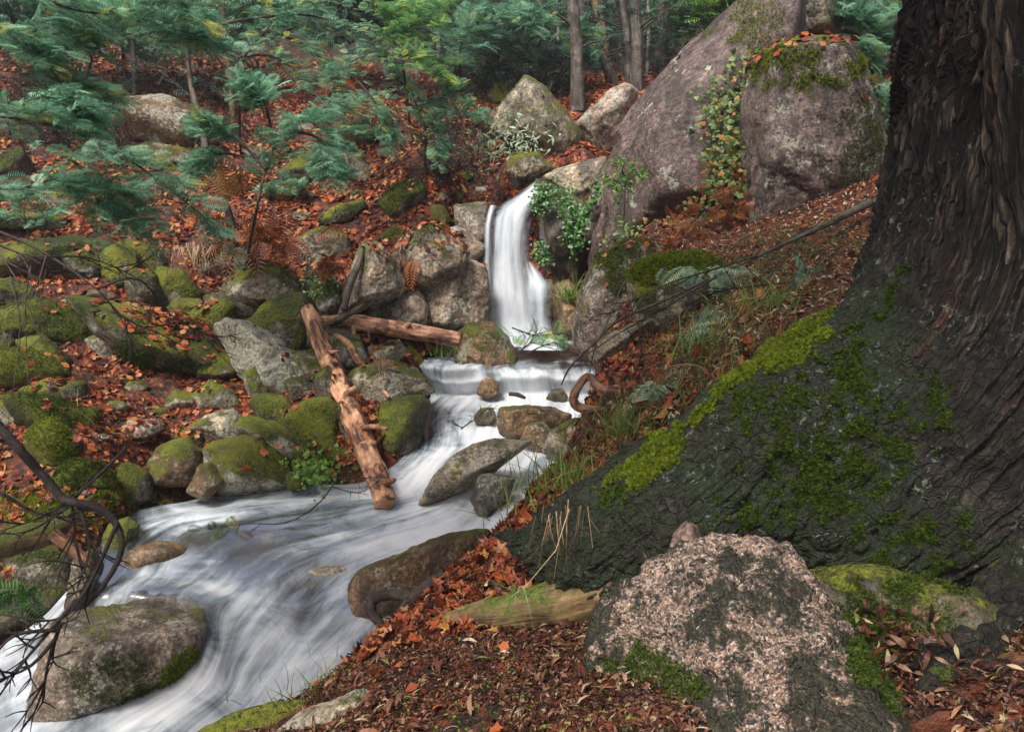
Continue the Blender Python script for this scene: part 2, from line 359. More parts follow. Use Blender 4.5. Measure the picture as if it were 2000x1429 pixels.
M_BANK = leaf_material('bank_scraps', [(0, (.06, .028, .018)), (.3, (.17, .065, .034)), (.55, (.30, .12, .06)), (.75, (.34, .17, .09)), (.9, (.46, .34, .22)), (1, (.60, .50, .36))], .5, .15, .25)
M_STRAW = leaf_material('dry_grass', [(0, (.13, .07, .035)), (.6, (.30, .19, .10)), (1, (.48, .36, .21))], .6, .2)
M_RUSTFERN = leaf_material('dead_fern', [(0, (.10, .028, .012)), (.5, (.24, .065, .022)), (1, (.38, .14, .045))], .6, .2)
M_GOLDFERN = leaf_material('golden_fern', [(0, (.26, .12, .03)), (1, (.52, .30, .10))], .6, .3)
M_MOSS_B = leaf_material('bright_moss', [(0, (.035, .06, .006)), (.4, (.12, .17, .012)), (.8, (.24, .30, .02)), (1, (.36, .40, .05))], .7, .25, .2)
M_MOSS_D = leaf_material('dark_moss', [(0, (.018, .032, .005)), (.5, (.05, .085, .010)), (1, (.12, .17, .025))], .8, .2, .2)

def wood(name, c0, c1, c2, sc=30, mossy=0.0, rough=.75, bs=.8):
    t = NT(name); uv = t.n('ShaderNodeTexCoord').outputs['UV']; co = t.n('ShaderNodeTexCoord').outputs['Object']
    st = t.noise(t.scale(uv, (9, 1.6, 1)), sc * .12, 5, .7, .4); sp = t.noise(co, sc, 4, .7)
    patch = t.noise(co, sc * .16, 4, .65, .5)
    col = t.mix(t.step(patch, .44, .54), t.mix(t.step(st, .42, .6), c0, c1), t.mix(t.step(st, .4, .62), c1, c2)); kn = t.step(t.noise(co, sc * .35, 2, .5), .64, .70); col = t.mix(t.math('MULTIPLY', kn, .8), col, c0); col = t.mix(.7, col, t.ramp(sp, [(.3, .45), (.7, 1.5)]), 'MULTIPLY')
    if mossy:
        nz = t.n('ShaderNodeSeparateXYZ', {0: t.n('ShaderNodeNewGeometry').outputs['Normal']}).outputs[2]
        mm = t.step(t.math('ADD', t.math('ADD', t.noise(co, 6, 5, .7), t.math('MULTIPLY', nz, .22)), mossy), .72, .86)
        col = t.mix(mm, col, t.ramp(t.noise(co, 70, 3), [(.3, (.025, .035, .006)), (.7, (.14, .16, .02))]))
    h = t.math('ADD', st, t.math('MULTIPLY', sp, .5)); return t.done(t.bsdf(col, rough, h, bs, .012))
M_TWIG = wood('dark_twig', (.020, .014, .012), (.050, .036, .030), (.09, .07, .06))
M_TWIGL = wood('grey_twig', (.06, .05, .042), (.12, .10, .085), (.20, .17, .15))
M_TRUNK = wood('grey_bark', (.028, .022, .018), (.075, .060, .046), (.15, .13, .11), 14, .10)
M_BIRCH = wood('pale_spotted_bark', (.035, .028, .024), (.10, .09, .08), (.42, .40, .36), 18)
M_LOG = wood('orange_dead_wood', (.045, .025, .018), (.42, .19, .09), (.60, .38, .24), 14, 0, .7, 1.0)
M_LOGB = wood('brown_barked_log', (.04, .02, .014), (.20, .09, .05), (.46, .26, .15), 16, 0, .7, 1.0)
M_ROOT = wood('mossy_root_bark', (.07, .045, .022), (.17, .11, .05), (.26, .17, .08), 20, .16)

def bark_material():
    t = NT('furrowed_bark'); uv = t.n('ShaderNodeTexCoord').outputs['UV']; co = t.n('ShaderNodeTexCoord').outputs['Object']
    s1 = t.noise(t.scale(uv, (34, 2.4, 1)), 1.0, 7, .70, .35); s2 = t.noise(t.scale(uv, (90, 12, 1)), 1.0, 5, .7, .6); sp = t.noise(co, 70, 4, .75)
    col = t.ramp(s1, [(.36, (.006, .005, .004)), (.47, (.035, .026, .019)), (.56, (.080, .058, .040)), (.68, (.17, .135, .098))])
    rd = t.attr('furrow_shade').outputs['Fac']; col = t.mix(1.0, col, t.ramp(rd, [(0, .16), (.5, .75), (1, 1.5)]), 'MULTIPLY'); fw = t.attr('bark').outputs['Fac']; ns = t.n('ShaderNodeVectorMath', {0: t.n('ShaderNodeTexNoise', {'Vector': co, 'Scale': 7.0, 'Detail': 3.0}).outputs['Color'], 1: (.25, .25, .25)}, operation='MULTIPLY').outputs[0]  # dark inner bark, deepened along the furrows to paint in their shade
    vc = t.n('ShaderNodeTexVoronoi', {'Vector': t.n('ShaderNodeVectorMath', {0: t.scale(co, (1, 1, 1.6)), 1: ns}, operation='ADD').outputs[0], 'Scale': 13.0}, feature='DISTANCE_TO_EDGE').outputs[0]
    uvn = t.n('ShaderNodeVectorMath', {0: t.n('ShaderNodeTexNoise', {'Vector': uv, 'Scale': 5.0, 'Detail': 2.0}).outputs['Color'], 1: (.10, .10, .0)}, operation='MULTIPLY').outputs[0]
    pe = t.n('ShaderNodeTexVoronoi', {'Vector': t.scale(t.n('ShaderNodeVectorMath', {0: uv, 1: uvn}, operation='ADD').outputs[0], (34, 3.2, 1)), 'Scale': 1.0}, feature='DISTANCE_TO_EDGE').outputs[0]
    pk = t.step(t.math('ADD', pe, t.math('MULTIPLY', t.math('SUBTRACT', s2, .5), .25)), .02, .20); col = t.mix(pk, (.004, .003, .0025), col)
    ck = t.step(vc, .0, .07); rt = t.noise(co, 9, 8, .75, .3)
    rcol = t.ramp(rt, [(.34, (.006, .006, .005)), (.5, (.026, .023, .018)), (.62, (.065, .056, .042)), (.75, (.14, .12, .09))]); rcol = t.mix(t.math('SUBTRACT', 1.0, ck), rcol, (.006, .005, .004))
    col = t.mix(fw, rcol, col)
    col = t.mix(.8, col, t.ramp(s2, [(.34, .35), (.5, .9), (.66, 1.9)]), 'MULTIPLY')
    col = t.mix(.5, col, t.ramp(sp, [(.3, .4), (.7, 1.7)]), 'MULTIPLY')
    rn = t.noise(t.scale(uv, (5, .8, 1)), 1.0, 4, .6); col = t.mix(t.math('MULTIPLY', t.step(rn, .54, .68), .55), col, t.mix(1.0, col, (1.9, .75, .55), 'MULTIPLY'))
    g = t.attr('algae').outputs['Fac']; gn = t.step(t.math('ADD', t.noise(co, 5, 6, .75), g), .80, 1.02)
    gc = t.ramp(t.math('ADD', sp, t.math('MULTIPLY', t.math('SUBTRACT', s2, .5), .5)), [(.3, (.008, .012, .006)), (.55, (.030, .046, .018)), (.8, (.09, .115, .035))]); col = t.mix(t.math('MULTIPLY', gn, .85), col, gc)
    m = t.attr('moss').outputs['Fac']; mc = t.ramp(t.noise(co, 90, 3, .7), [(.3, (.018, .028, .004)), (.7, (.12, .15, .014))])
    col = t.mix(t.step(m, .35, .6), col, mc)
    l = t.math('MULTIPLY', t.step(t.noise(co, 34, 4, .75, .4), .585, .64), t.step(t.noise(co, 3.5, 4, .6), .48, .58))
    col = t.mix(t.math('MULTIPLY', l, .8), col, t.ramp(t.noise(co, 8, 2), [(.4, (.17, .25, .20)), (.6, (.30, .33, .28))]))
    hr = t.math('ADD', t.math('MULTIPLY', rt, 1.6), t.math('MULTIPLY', ck, .5)); h1 = t.n('ShaderNodeMix', {0: fw, 2: hr, 3: t.math('ADD', t.math('MULTIPLY', s1, 1.2), t.math('MULTIPLY', pk, 1.0))}).outputs[0]
    h = t.math('ADD', h1, t.math('ADD', t.math('MULTIPLY', s2, .7), t.math('MULTIPLY', sp, .5)))
    return t.done(t.bsdf(col, .68, h, 1.0, .028))
M_BARK = bark_material()

def water_material(name, ks=1.0, fall=False):
    t = NT(name); uv = t.n('ShaderNodeTexCoord').outputs['UV']; fo = t.attr('foam').outputs['Fac']
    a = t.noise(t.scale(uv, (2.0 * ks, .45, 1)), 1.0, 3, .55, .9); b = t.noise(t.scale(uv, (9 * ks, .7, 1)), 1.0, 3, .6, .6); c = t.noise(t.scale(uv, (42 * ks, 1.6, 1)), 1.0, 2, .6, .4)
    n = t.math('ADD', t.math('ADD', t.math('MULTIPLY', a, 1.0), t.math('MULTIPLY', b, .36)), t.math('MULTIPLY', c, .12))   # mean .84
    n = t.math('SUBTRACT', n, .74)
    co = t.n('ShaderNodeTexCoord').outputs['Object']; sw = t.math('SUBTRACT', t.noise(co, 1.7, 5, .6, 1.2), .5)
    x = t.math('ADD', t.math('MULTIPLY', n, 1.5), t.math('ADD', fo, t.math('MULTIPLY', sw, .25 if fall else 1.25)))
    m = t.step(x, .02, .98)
    col = t.ramp(t.math('ADD', t.math('MULTIPLY', n, 1.2), t.math('ADD', t.math('ADD', .32, t.math('MULTIPLY', sw, .6)), t.math('MULTIPLY', fo, .45))), [(.1, (.20, .26, .31)), (.5, (.42, .49, .55)), (.9, (.86, .89, .91))] if not fall else [(.1, (.26, .31, .36)), (.5, (.50, .56, .61)), (.9, (.70, .74, .78))])  # blue-grey streaks: thin water, plus shadow detail painted into the foam colour
    foam = t.n('ShaderNodeMixShader', {0: .25, 1: t.n('ShaderNodeBsdfDiffuse', {0: col}).outputs[0], 2: t.n('ShaderNodeBsdfTranslucent', {0: col}).outputs[0]}).outputs[0]
    bmp = t.n('ShaderNodeBump', {'Height': n, 'Strength': .25, 'Distance': .05}).outputs[0]
    if fall: clear = t.n('ShaderNodeBsdfTransparent').outputs[0]
    else:
        gl = t.n('ShaderNodeBsdfGlossy', {'Roughness': .22, 'Normal': bmp, 0: (.8, .85, .9, 1)}).outputs[0]
        murk = t.n('ShaderNodeBsdfDiffuse', {0: (.055, .050, .022, 1)}).outputs[0]
        tr = t.n('ShaderNodeMixShader', {0: .22, 1: t.n('ShaderNodeBsdfTransparent', {0: (.82, .78, .58, 1)}).outputs[0], 2: murk}).outputs[0]
        clear = t.n('ShaderNodeMixShader', {0: t.math('ADD', .05, t.math('MULTIPLY', t.n('ShaderNodeFresnel', {'IOR': 1.33}).outputs[0], .55)), 1: tr, 2: gl}).outputs[0]
    return t.done(t.n('ShaderNodeMixShader', {0: m, 1: clear, 2: foam}).outputs[0])
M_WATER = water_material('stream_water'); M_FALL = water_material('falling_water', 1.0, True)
# ---------------------------------------------------------------- the stream's control net (rows run down the stream, left bank to right)
NET = [
 ([(930,652),(955,655),(990,658),(1030,662),(1065,664),(1095,666),(1130,668)], [-2.13]*7, [1,1,1,1,1,.9,.8]),
 ([(860,688),(905,690),(960,688),(1015,686),(1060,688),(1105,688),(1165,690)], [-2.15]*7, [.2,.3,.55,.25,.02,.02,.05]),
 ([(822,706),(865,708),(915,712),(975,712),(1030,713),(1090,714),(1165,714)], [-2.17]*7, [.6,.6,.6,.35,.3,.2,.2]),
 ([(826,728),(862,742),(920,745),(975,735),(1035,735),(1090,736),(1165,738)], [-2.28,-2.36,-2.36,-2.27,-2.27,-2.28,-2.3], [.7,.9,1,.7,1,.8,.9]),
 ([(838,760),(880,768),(930,770),(980,770),(1040,770),(1095,770),(1165,772)], [-2.6,-2.6,-2.6,-2.58,-2.58,-2.58,-2.6], [.7,1,1,.9,1,.85,.9]),
 ([(840,776),(880,782),(930,786),(985,790),(1040,794),(1095,796),(1165,802)], [-2.64]*7, [.65,.95,1,1,1,1,1]),
 ([(822,800),(858,808),(905,812),(965,812),(1030,822),(1090,832),(1165,842)], [-2.76,-2.76,-2.74,-2.74,-2.8,-2.85,-2.9], [.2,.45,.6,.7,1,1,1]),
 ([(802,870),(845,872),(895,868),(955,862),(1020,870),(1080,880),(1170,890)], [-3.04,-3.02,-2.98,-2.96,-3.0,-3.03,-3.05], [.4,.5,.85,1,1,1,1]),
 ([(752,922),(805,915),(855,905),(915,902),(985,910),(1050,922),(1150,945)], [-3.14,-3.12,-3.07,-3.05,-3.07,-3.1,-3.12], [.5,.9,1,1,.9,1,1]),
 ([(690,945),(745,958),(805,965),(865,968),(925,972),(985,985),(1110,1010)], [-3.22,-3.24,-3.25,-3.23,-3.2,-3.2,-3.2], [.7,.9,1,1,.9,1,.9]),
 ([(560,948),(640,968),(715,985),(790,1003),(870,1022),(945,1040),(1060,1085)], [-3.26,-3.28,-3.3,-3.31,-3.32,-3.33,-3.33], [.8,.85,.9,1,1,1,.9]),
 ([(400,970),(460,994),(545,1018),(650,1038),(750,1058),(850,1080),(960,1130)], [-3.29,-3.31,-3.34,-3.37,-3.4,-3.42,-3.44], [.8,.8,.5,.6,1,1,.8]),
 ([(262,1000),(330,1022),(420,1042),(530,1062),(640,1088),(745,1120),(880,1200)], [-3.31,-3.34,-3.38,-3.42,-3.46,-3.52,-3.6], [.35,.9,.1,-.1,.75,.8,.5]),
 ([(205,1050),(270,1066),(355,1085),(460,1106),(570,1132),(680,1170),(800,1245)], [-3.33,-3.38,-3.43,-3.48,-3.55,-3.66,-3.75], [-.4,0,.75,.15,.6,.75,.6]),
 ([(175,1105),(235,1118),(320,1128),(420,1142),(530,1172),(640,1222),(750,1295)], [-3.42,-3.46,-3.5,-3.53,-3.63,-3.78,-3.86], [-.2,.1,.7,.6,.9,.75,.9]),
 ([(125,1165),(185,1160),(275,1163),(375,1172),(490,1225),(590,1275),(700,1345)], [-3.56,-3.54,-3.53,-3.55,-3.76,-3.9,-3.97], [.7,.75,.3,.3,1,.85,.95]),
 ([(60,1225),(125,1235),(235,1245),(385,1262),(455,1290),(550,1330),(650,1395)], [-3.78,-3.82,-3.88,-3.78,-3.9,-4.0,-4.03], [.8,.8,.9,.25,.8,.9,.7]),
 ([(-60,1290),(30,1312),(160,1340),(330,1345),(430,1352),(510,1382),(600,1450)], [-3.95,-3.98,-4.02,-4.03,-4.03,-4.07,-4.08], [.85,.9,.95,1,.95,.9,.6]),
 ([(-180,1350),(-70,1375),(60,1400),(220,1412),(350,1420),(450,1450),(540,1520)], [-4.05,-4.07,-4.1,-4.11,-4.11,-4.12,-4.12], [.8,.8,.8,.9,1,.8,.7]),
 ([(-420,1480),(-300,1510),(-150,1540),(20,1560),(180,1580),(300,1610),(420,1660)], [-4.25]*7, [.8]*7),
]
netP = np.array([[PZ(p[0], p[1], z) for p, z in zip(r[0], r[1])] for r in NET]); netF = np.array([r[2] for r in NET])

# ---------------------------------------------------------------- terrain: a height field through measured points
CT = []
for x, prof in {
 -600: [(1500,5.4),(1100,6.6),(900,8),(700,9.6),(500,11.5),(300,14),(100,17),(-200,22),(-600,34)],
 0: [(1150,7.2),(1050,7.8),(950,8.4),(860,9.1),(780,9.8),(700,10.5),(600,11.5),(500,12.7),(400,14.2),(300,15.5),(200,16.9),(100,19),(0,21.5),(-200,28),(-600,50)],
 230: [(975,8.7),(900,9.3),(800,10.2),(700,11.1),(600,12.1),(500,13.3),(400,14.8),(300,16.2),(200,18),(100,20),(0,23),(-200,30),(-600,55)],
 450: [(945,9.4),(880,9.9),(800,10.6),(700,11.6),(600,12.7),(500,13.9),(400,15.4),(300,17),(200,19),(100,21.5),(0,25),(-200,33)],
 600: [(925,9.7),(860,10.1),(780,10.8),(690,11.8),(600,12.9),(500,14),(400,15.4),(300,17.3),(200,19.6),(100,22.5),(0,27)],
 740: [(880,10.3),(800,10.9),(720,11.9),(650,12.9),(580,13.5),(500,13.9),(420,14.7),(330,16.3),(200,20),(100,24),(0,29),(-200,40)],
 880: [(660,13.8),(600,14.2),(500,14.5),(430,14.8),(370,15.6),(280,17.5),(200,20.5),(100,26),(0,32),(-300,50)],
 1000: [(625,14.6),(520,14.2),(410,14.6),(370,15.2),(320,16.4),(250,18),(170,21),(80,27),(0,33)],
 1100: [(640,14.3),(500,14.4),(380,14.8),(330,15.6),(240,18),(160,22),(80,30),(0,38)],
 1200: [(600,13.0),(500,13.6),(350,15.5),(200,19),(120,25),(40,34),(-60,48)],
 1400: [(430,11.8),(300,14.4),(200,17.5),(120,23),(80,32),(62,55)],
 1600: [(420,9.8),(250,13),(120,16),(40,22),(20,40)],
 1730: [(470,7.6),(380,9.2),(260,11),(150,13),(50,17),(-50,26)],
 2300: [(1429,1.7),(1000,2.8),(700,5),(450,7.5),(250,11),(50,17),(-200,28)],
}.items():
    CT += [(x, y, d) for y, d in prof]
CT += [(1185,700,8.2),(1160,790,7.0),(1155,870,6.0),(1060,950,5.0),(985,1030,4.25),(900,1110,3.8),(810,1195,3.45),(715,1270,3.15),(610,1365,2.85),(430,1435,2.65),(200,1560,2.4),
       (1290,530,10.4),(1230,600,10.2),(1330,640,7.9),(1300,700,6.8),(1260,790,5.9),(1250,870,4.7),(1450,690,5.2),(1500,560,7.2),(1500,490,8.6),(1620,480,7.9),(1600,590,5.8),(1420,600,7.2),(1400,520,9.3),
       (1250,455,11.2),(1450,450,10.4),(1000,1180,3.1),(900,1220,3.0),(900,1300,2.65),(900,1429,2.25),(1100,1250,2.65),(1100,1400,2.1),(1300,1429,1.95),(1300,1150,2.9),(1700,1300,2.3),(1900,1180,2.6),(1900,1420,1.9),(1800,900,3.6),(700,1400,2.5),(500,1500,2.35),(1000,1900,1.55),(0,1900,1.7),(2000,1900,1.5),(1000,3500,1.2)]
HID = [(1200,720,9.4),(1185,810,8.6),(1180,890,7.6),(1120,985,6.4),(1030,1070,5.5),(950,1150,5.0),(860,1240,4.6),(760,1325,4.3),(660,1420,4.0),(450,1500,3.8)]
ctl = [P(x, y, d) for x, y, d in CT + HID]
ctl += [netP[i, j] - np.array([0, 0, .30]) for i in range(0, len(NET)) for j in (1, 3, 5)]
ctl += [netP[i, 0] + np.array([0, 0, .02]) for i in range(2, len(NET))]
ctl = np.array(ctl)
def polar(x, y): return np.arctan2(x, y), .5 * np.log(x * x + y * y)
cu, cv = polar(ctl[:, 0], ctl[:, 1]); cs = ctl[:, 2] / np.exp(cv)
def _phi(u, v, u2, v2):
    r2 = ((u - u2) * 1.6) ** 2 + (v - v2) ** 2 + 1e-9; return .5 * r2 * np.log(r2)
_n = len(cu); K = np.zeros((_n + 3, _n + 3)); K[:_n, :_n] = _phi(cu[:, None], cv[:, None], cu[None], cv[None]) + np.eye(_n) * 2e-4
K[:_n, _n] = K[_n, :_n] = 1; K[:_n, _n + 1] = K[_n + 1, :_n] = cu; K[:_n, _n + 2] = K[_n + 2, :_n] = cv
wts = np.linalg.solve(K, np.concatenate([cs, [0, 0, 0]]))
def tps(u, v):
    o = wts[_n] + wts[_n + 1] * u + wts[_n + 2] * v
    for i in range(_n): o = o + wts[i] * _phi(u, v, cu[i], cv[i])
    return o
LIM = math.radians(52)
U = np.concatenate([np.linspace(-math.pi, -LIM, 40)[:-1], np.linspace(-LIM, LIM, 520), np.linspace(LIM, math.pi, 40)[1:]])
R = np.concatenate([[.02], np.geomspace(.9, 60, 470), np.geomspace(62, 300, 30)])
UU, VV = np.meshgrid(U, np.log(R), indexing='ij')
zt = tps(np.clip(UU, -LIM, LIM), np.clip(VV, math.log(1.1), math.log(55))) * np.exp(np.clip(VV, -9, math.log(55)))
XX, YY = np.exp(VV) * np.sin(UU), np.exp(VV) * np.cos(UU)
wside = sst(LIM, LIM + .6, np.abs(UU)); wfar = sst(50, 120, np.exp(VV))
rr = np.exp(VV)
zt = np.clip(zt, -4.7, 26); zt = zt * (1 - wside) + wside * (-1.5 + .10 * rr.clip(0, 120))
near = sst(1.8, .9, rr); zt = zt * (1 - near) + near * (-1.45)
q = np.stack([XX, YY, zt * 0], -1)
zt = zt + .16 * fbm(q * .7, 3, 5) * sst(4, 12, rr) + .05 * fbm(q * 2.3, 3, 11) * sst(1.5, 5, rr) + .018 * fbm(q * 9, 3, 19)
_A = catmull(netP, 200); _A = np.swapaxes(catmull(np.swapaxes(_A, 0, 1), 60), 0, 1)[:, 2:58].reshape(-1, 3)
_cell = {}
for p_ in _A: _cell.setdefault((int(p_[0] // .3), int(p_[1] // .3)), []).append(p_[2])
_cz = {k: min(v) for k, v in _cell.items()}
ix_ = np.floor(XX / .3).astype(int); iy_ = np.floor(YY / .3).astype(int); x0_, y0_ = ix_.min(), iy_.min(); tab = np.full((ix_.max() - x0_ + 1, iy_.max() - y0_ + 1), np.inf)
for (a_, b_), v_ in _cz.items(): tab[a_ - x0_, b_ - y0_] = v_ - .22
zt = np.minimum(zt, tab[ix_ - x0_, iy_ - y0_])
GZ = zt
def gz(x, y):
    u, v = polar(np.asarray(x, float), np.asarray(y, float))
    fi = np.interp(u, U, np.arange(len(U))); fj = np.interp(v, np.log(R), np.arange(len(R)))
    i = np.clip(fi.astype(int), 0, len(U) - 2); j = np.clip(fj.astype(int), 0, len(R) - 2); a = fi - i; b = fj - j
    return (GZ[i, j] * (1 - a) + GZ[i + 1, j] * a) * (1 - b) + (GZ[i, j + 1] * (1 - a) + GZ[i + 1, j + 1] * a) * b
_tt = np.geomspace(1.2, 120, 900)
def G(px, py, dmin=0.0):
    """world point where the line of sight through a photo pixel meets the ground"""
    r = ray(px, py); t = _tt[_tt > dmin]; pts = r[None] * t[:, None]; below = pts[:, 2] < gz(pts[:, 0], pts[:, 1])
    k = int(np.argmax(below)) if below.any() else len(t) - 1
    return pts[k]
def gnormal(x, y):
    e = .08; return unit(np.stack([gz(x - e, y) - gz(x + e, y), gz(x, y - e) - gz(x, y + e), 0 * x + 2 * e], -1))
gpx, gpy = pix(np.stack([XX, YY, zt], -1)); dd = depth(np.stack([XX, YY, zt], -1))
def blobs(px, py, L):
    o = np.zeros_like(px)
    for x, y, a, b in L: o = np.maximum(o, np.exp(-(((px - x) / a) ** 2 + ((py - y) / b) ** 2)))
    return o
litter = np.where((XX < 0) | (rr > 9), .72, .62) - .5 * sst(20, 30, rr)
green = blobs(gpx, gpy, [(1500,520,220,45),(1330,740,90,60),(1200,850,60,50),(150,985,170,30),(620,925,80,22),(1320,600,110,80),(1600,450,100,40),(1450,470,120,40),(900,280,80,30),(820,330,50,40)]) * .42
green = np.where(dd > 0, green, 0)
Vg = np.stack([XX, YY, zt], -1).reshape(-1, 3)
nu, nr = len(U), len(R); ground = mesh_np('ground', Vg, grid_faces(nu, nr)[:, ::-1], M_GROUND, attrs={'litter': litter.ravel(), 'green': green.ravel()})
tag(ground, 'steep ravine floor of dark soil strewn with red leaves', kind='structure')

# ---------------------------------------------------------------- water
def net_surface(Pn, Fn, n, m, amp, seed, ks=1.0, flow=.55):
    A = catmull(Pn, n); A = np.swapaxes(catmull(np.swapaxes(A, 0, 1), m), 0, 1)
    fo = catmull(Fn[..., None], n); fo = np.swapaxes(catmull(np.swapaxes(fo, 0, 1), m), 0, 1)[..., 0]
    dv = np.cumsum(np.concatenate([np.zeros((1, m)), np.linalg.norm(np.diff(A, axis=0), axis=2)]), 0)
    du = np.cumsum(np.concatenate([np.zeros((n, 1)), np.linalg.norm(np.diff(A, axis=1), axis=2)], 1), 1)
    s = np.broadcast_to(dv.mean(1)[:, None], (n, m)); wd = np.median(du[:, -1]); a = np.broadcast_to(np.linspace(0, wd, m)[None], (n, m))
    a = a + .12 * pn(np.stack([a * .6, s * .5, s * 0], -1), seed + 7)
    q = np.stack([a * 2.2 * ks, s * flow, s * 0 + seed], -1)
    h = amp * (fbm(q, 3, seed) + .5 * pn(q * np.array([1, 3, 1.]) * .7, seed + 3))
    return A, fo, np.stack([a, s], -1), h
A, fo, uvw, h = net_surface(netP, netF, 700, 260, .050, 3)
A[..., 2] += h * sst(.1, .7, fo) + .3 * h; fo = fo * np.interp(np.linspace(0, 1, 700), [0, .42, .55, 1], [1.12, 1.12, .86, .80])[:, None]
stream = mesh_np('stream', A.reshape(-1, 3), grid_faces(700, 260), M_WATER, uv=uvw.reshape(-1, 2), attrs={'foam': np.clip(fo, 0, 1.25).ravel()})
tag(stream, 'white silky stream cascading from the waterfall down to the lower left', kind='structure')
def ribbon(rows, foam, n, m, amp, seed, bulge=.12):
    """rows: (left px, right px, py_left, py_right, depth)"""
    Pn = []
    for (x0, y0, x1, y1, d) in rows:
        k = np.linspace(0, 1, 5); row = [P(x0 + (x1 - x0) * t, y0 + (y1 - y0) * t, d - bulge * math.sin(t * math.pi)) for t in k]; Pn.append(row)
    Fn = np.array([[f * e for e in (-.25, .75, 1.05, .75, -.25)] for f in foam])
    return net_surface(np.array(Pn), Fn, n, m, amp, seed, 1.3, .35)
falls = thing('waterfall', 'tall white waterfall dropping between granite boulders into the stream', 'waterfall', P(1000, 660, 13.2))
falls['kind'] = 'structure'; del falls['category']
RB = [
 ([(1062,338,1075,345,15.3),(1030,360,1066,368,14.7),(992,385,1056,395,14.3),(962,402,1050,420,14.1),(948,440,1046,450,13.95),(940,520,1046,520,13.9),(934,590,1056,590,13.8),(925,640,1066,640,13.75),(895,676,1085,678,13.5)], [.9,.95,.9,.9,.95,1,1.0,1.0,.8], 300, 130, .05, 21),
 ([(1022,512,1046,512,13.75),(1025,545,1072,548,13.6),(1022,568,1080,566,13.45),(1020,600,1082,600,13.4),(1015,640,1090,640,13.38),(1000,684,1118,684,13.2)], [.5,1.1,1,.75,.85,1.1], 160, 90, .04, 31),
 ([(952,400,975,402,14.0),(944,440,965,440,13.85),(940,520,965,520,13.8),(932,600,962,600,13.75),(915,660,950,660,13.7)], [.8,.8,.8,.8,.9], 160, 40, .03, 41),
 ([(1040,362,1064,352,14.6),(1048,410,1068,410,14.15),(1052,470,1075,470,14.05),(1056,530,1080,530,14.0)], [.55,.35,.28,.2], 140, 30, .02, 51),
]
for k, (rows, fm, n, m, am, sd_) in enumerate(RB):
    A, fo, uvw, h = ribbon(rows, fm, n, m, am, sd_)
    A[..., 1] -= h
    o = mesh_np('falling_water', local(falls, A.reshape(-1, 3)), grid_faces(n, m), M_FALL, uv=uvw.reshape(-1, 2), attrs={'foam': fo.ravel()}, parent=falls)
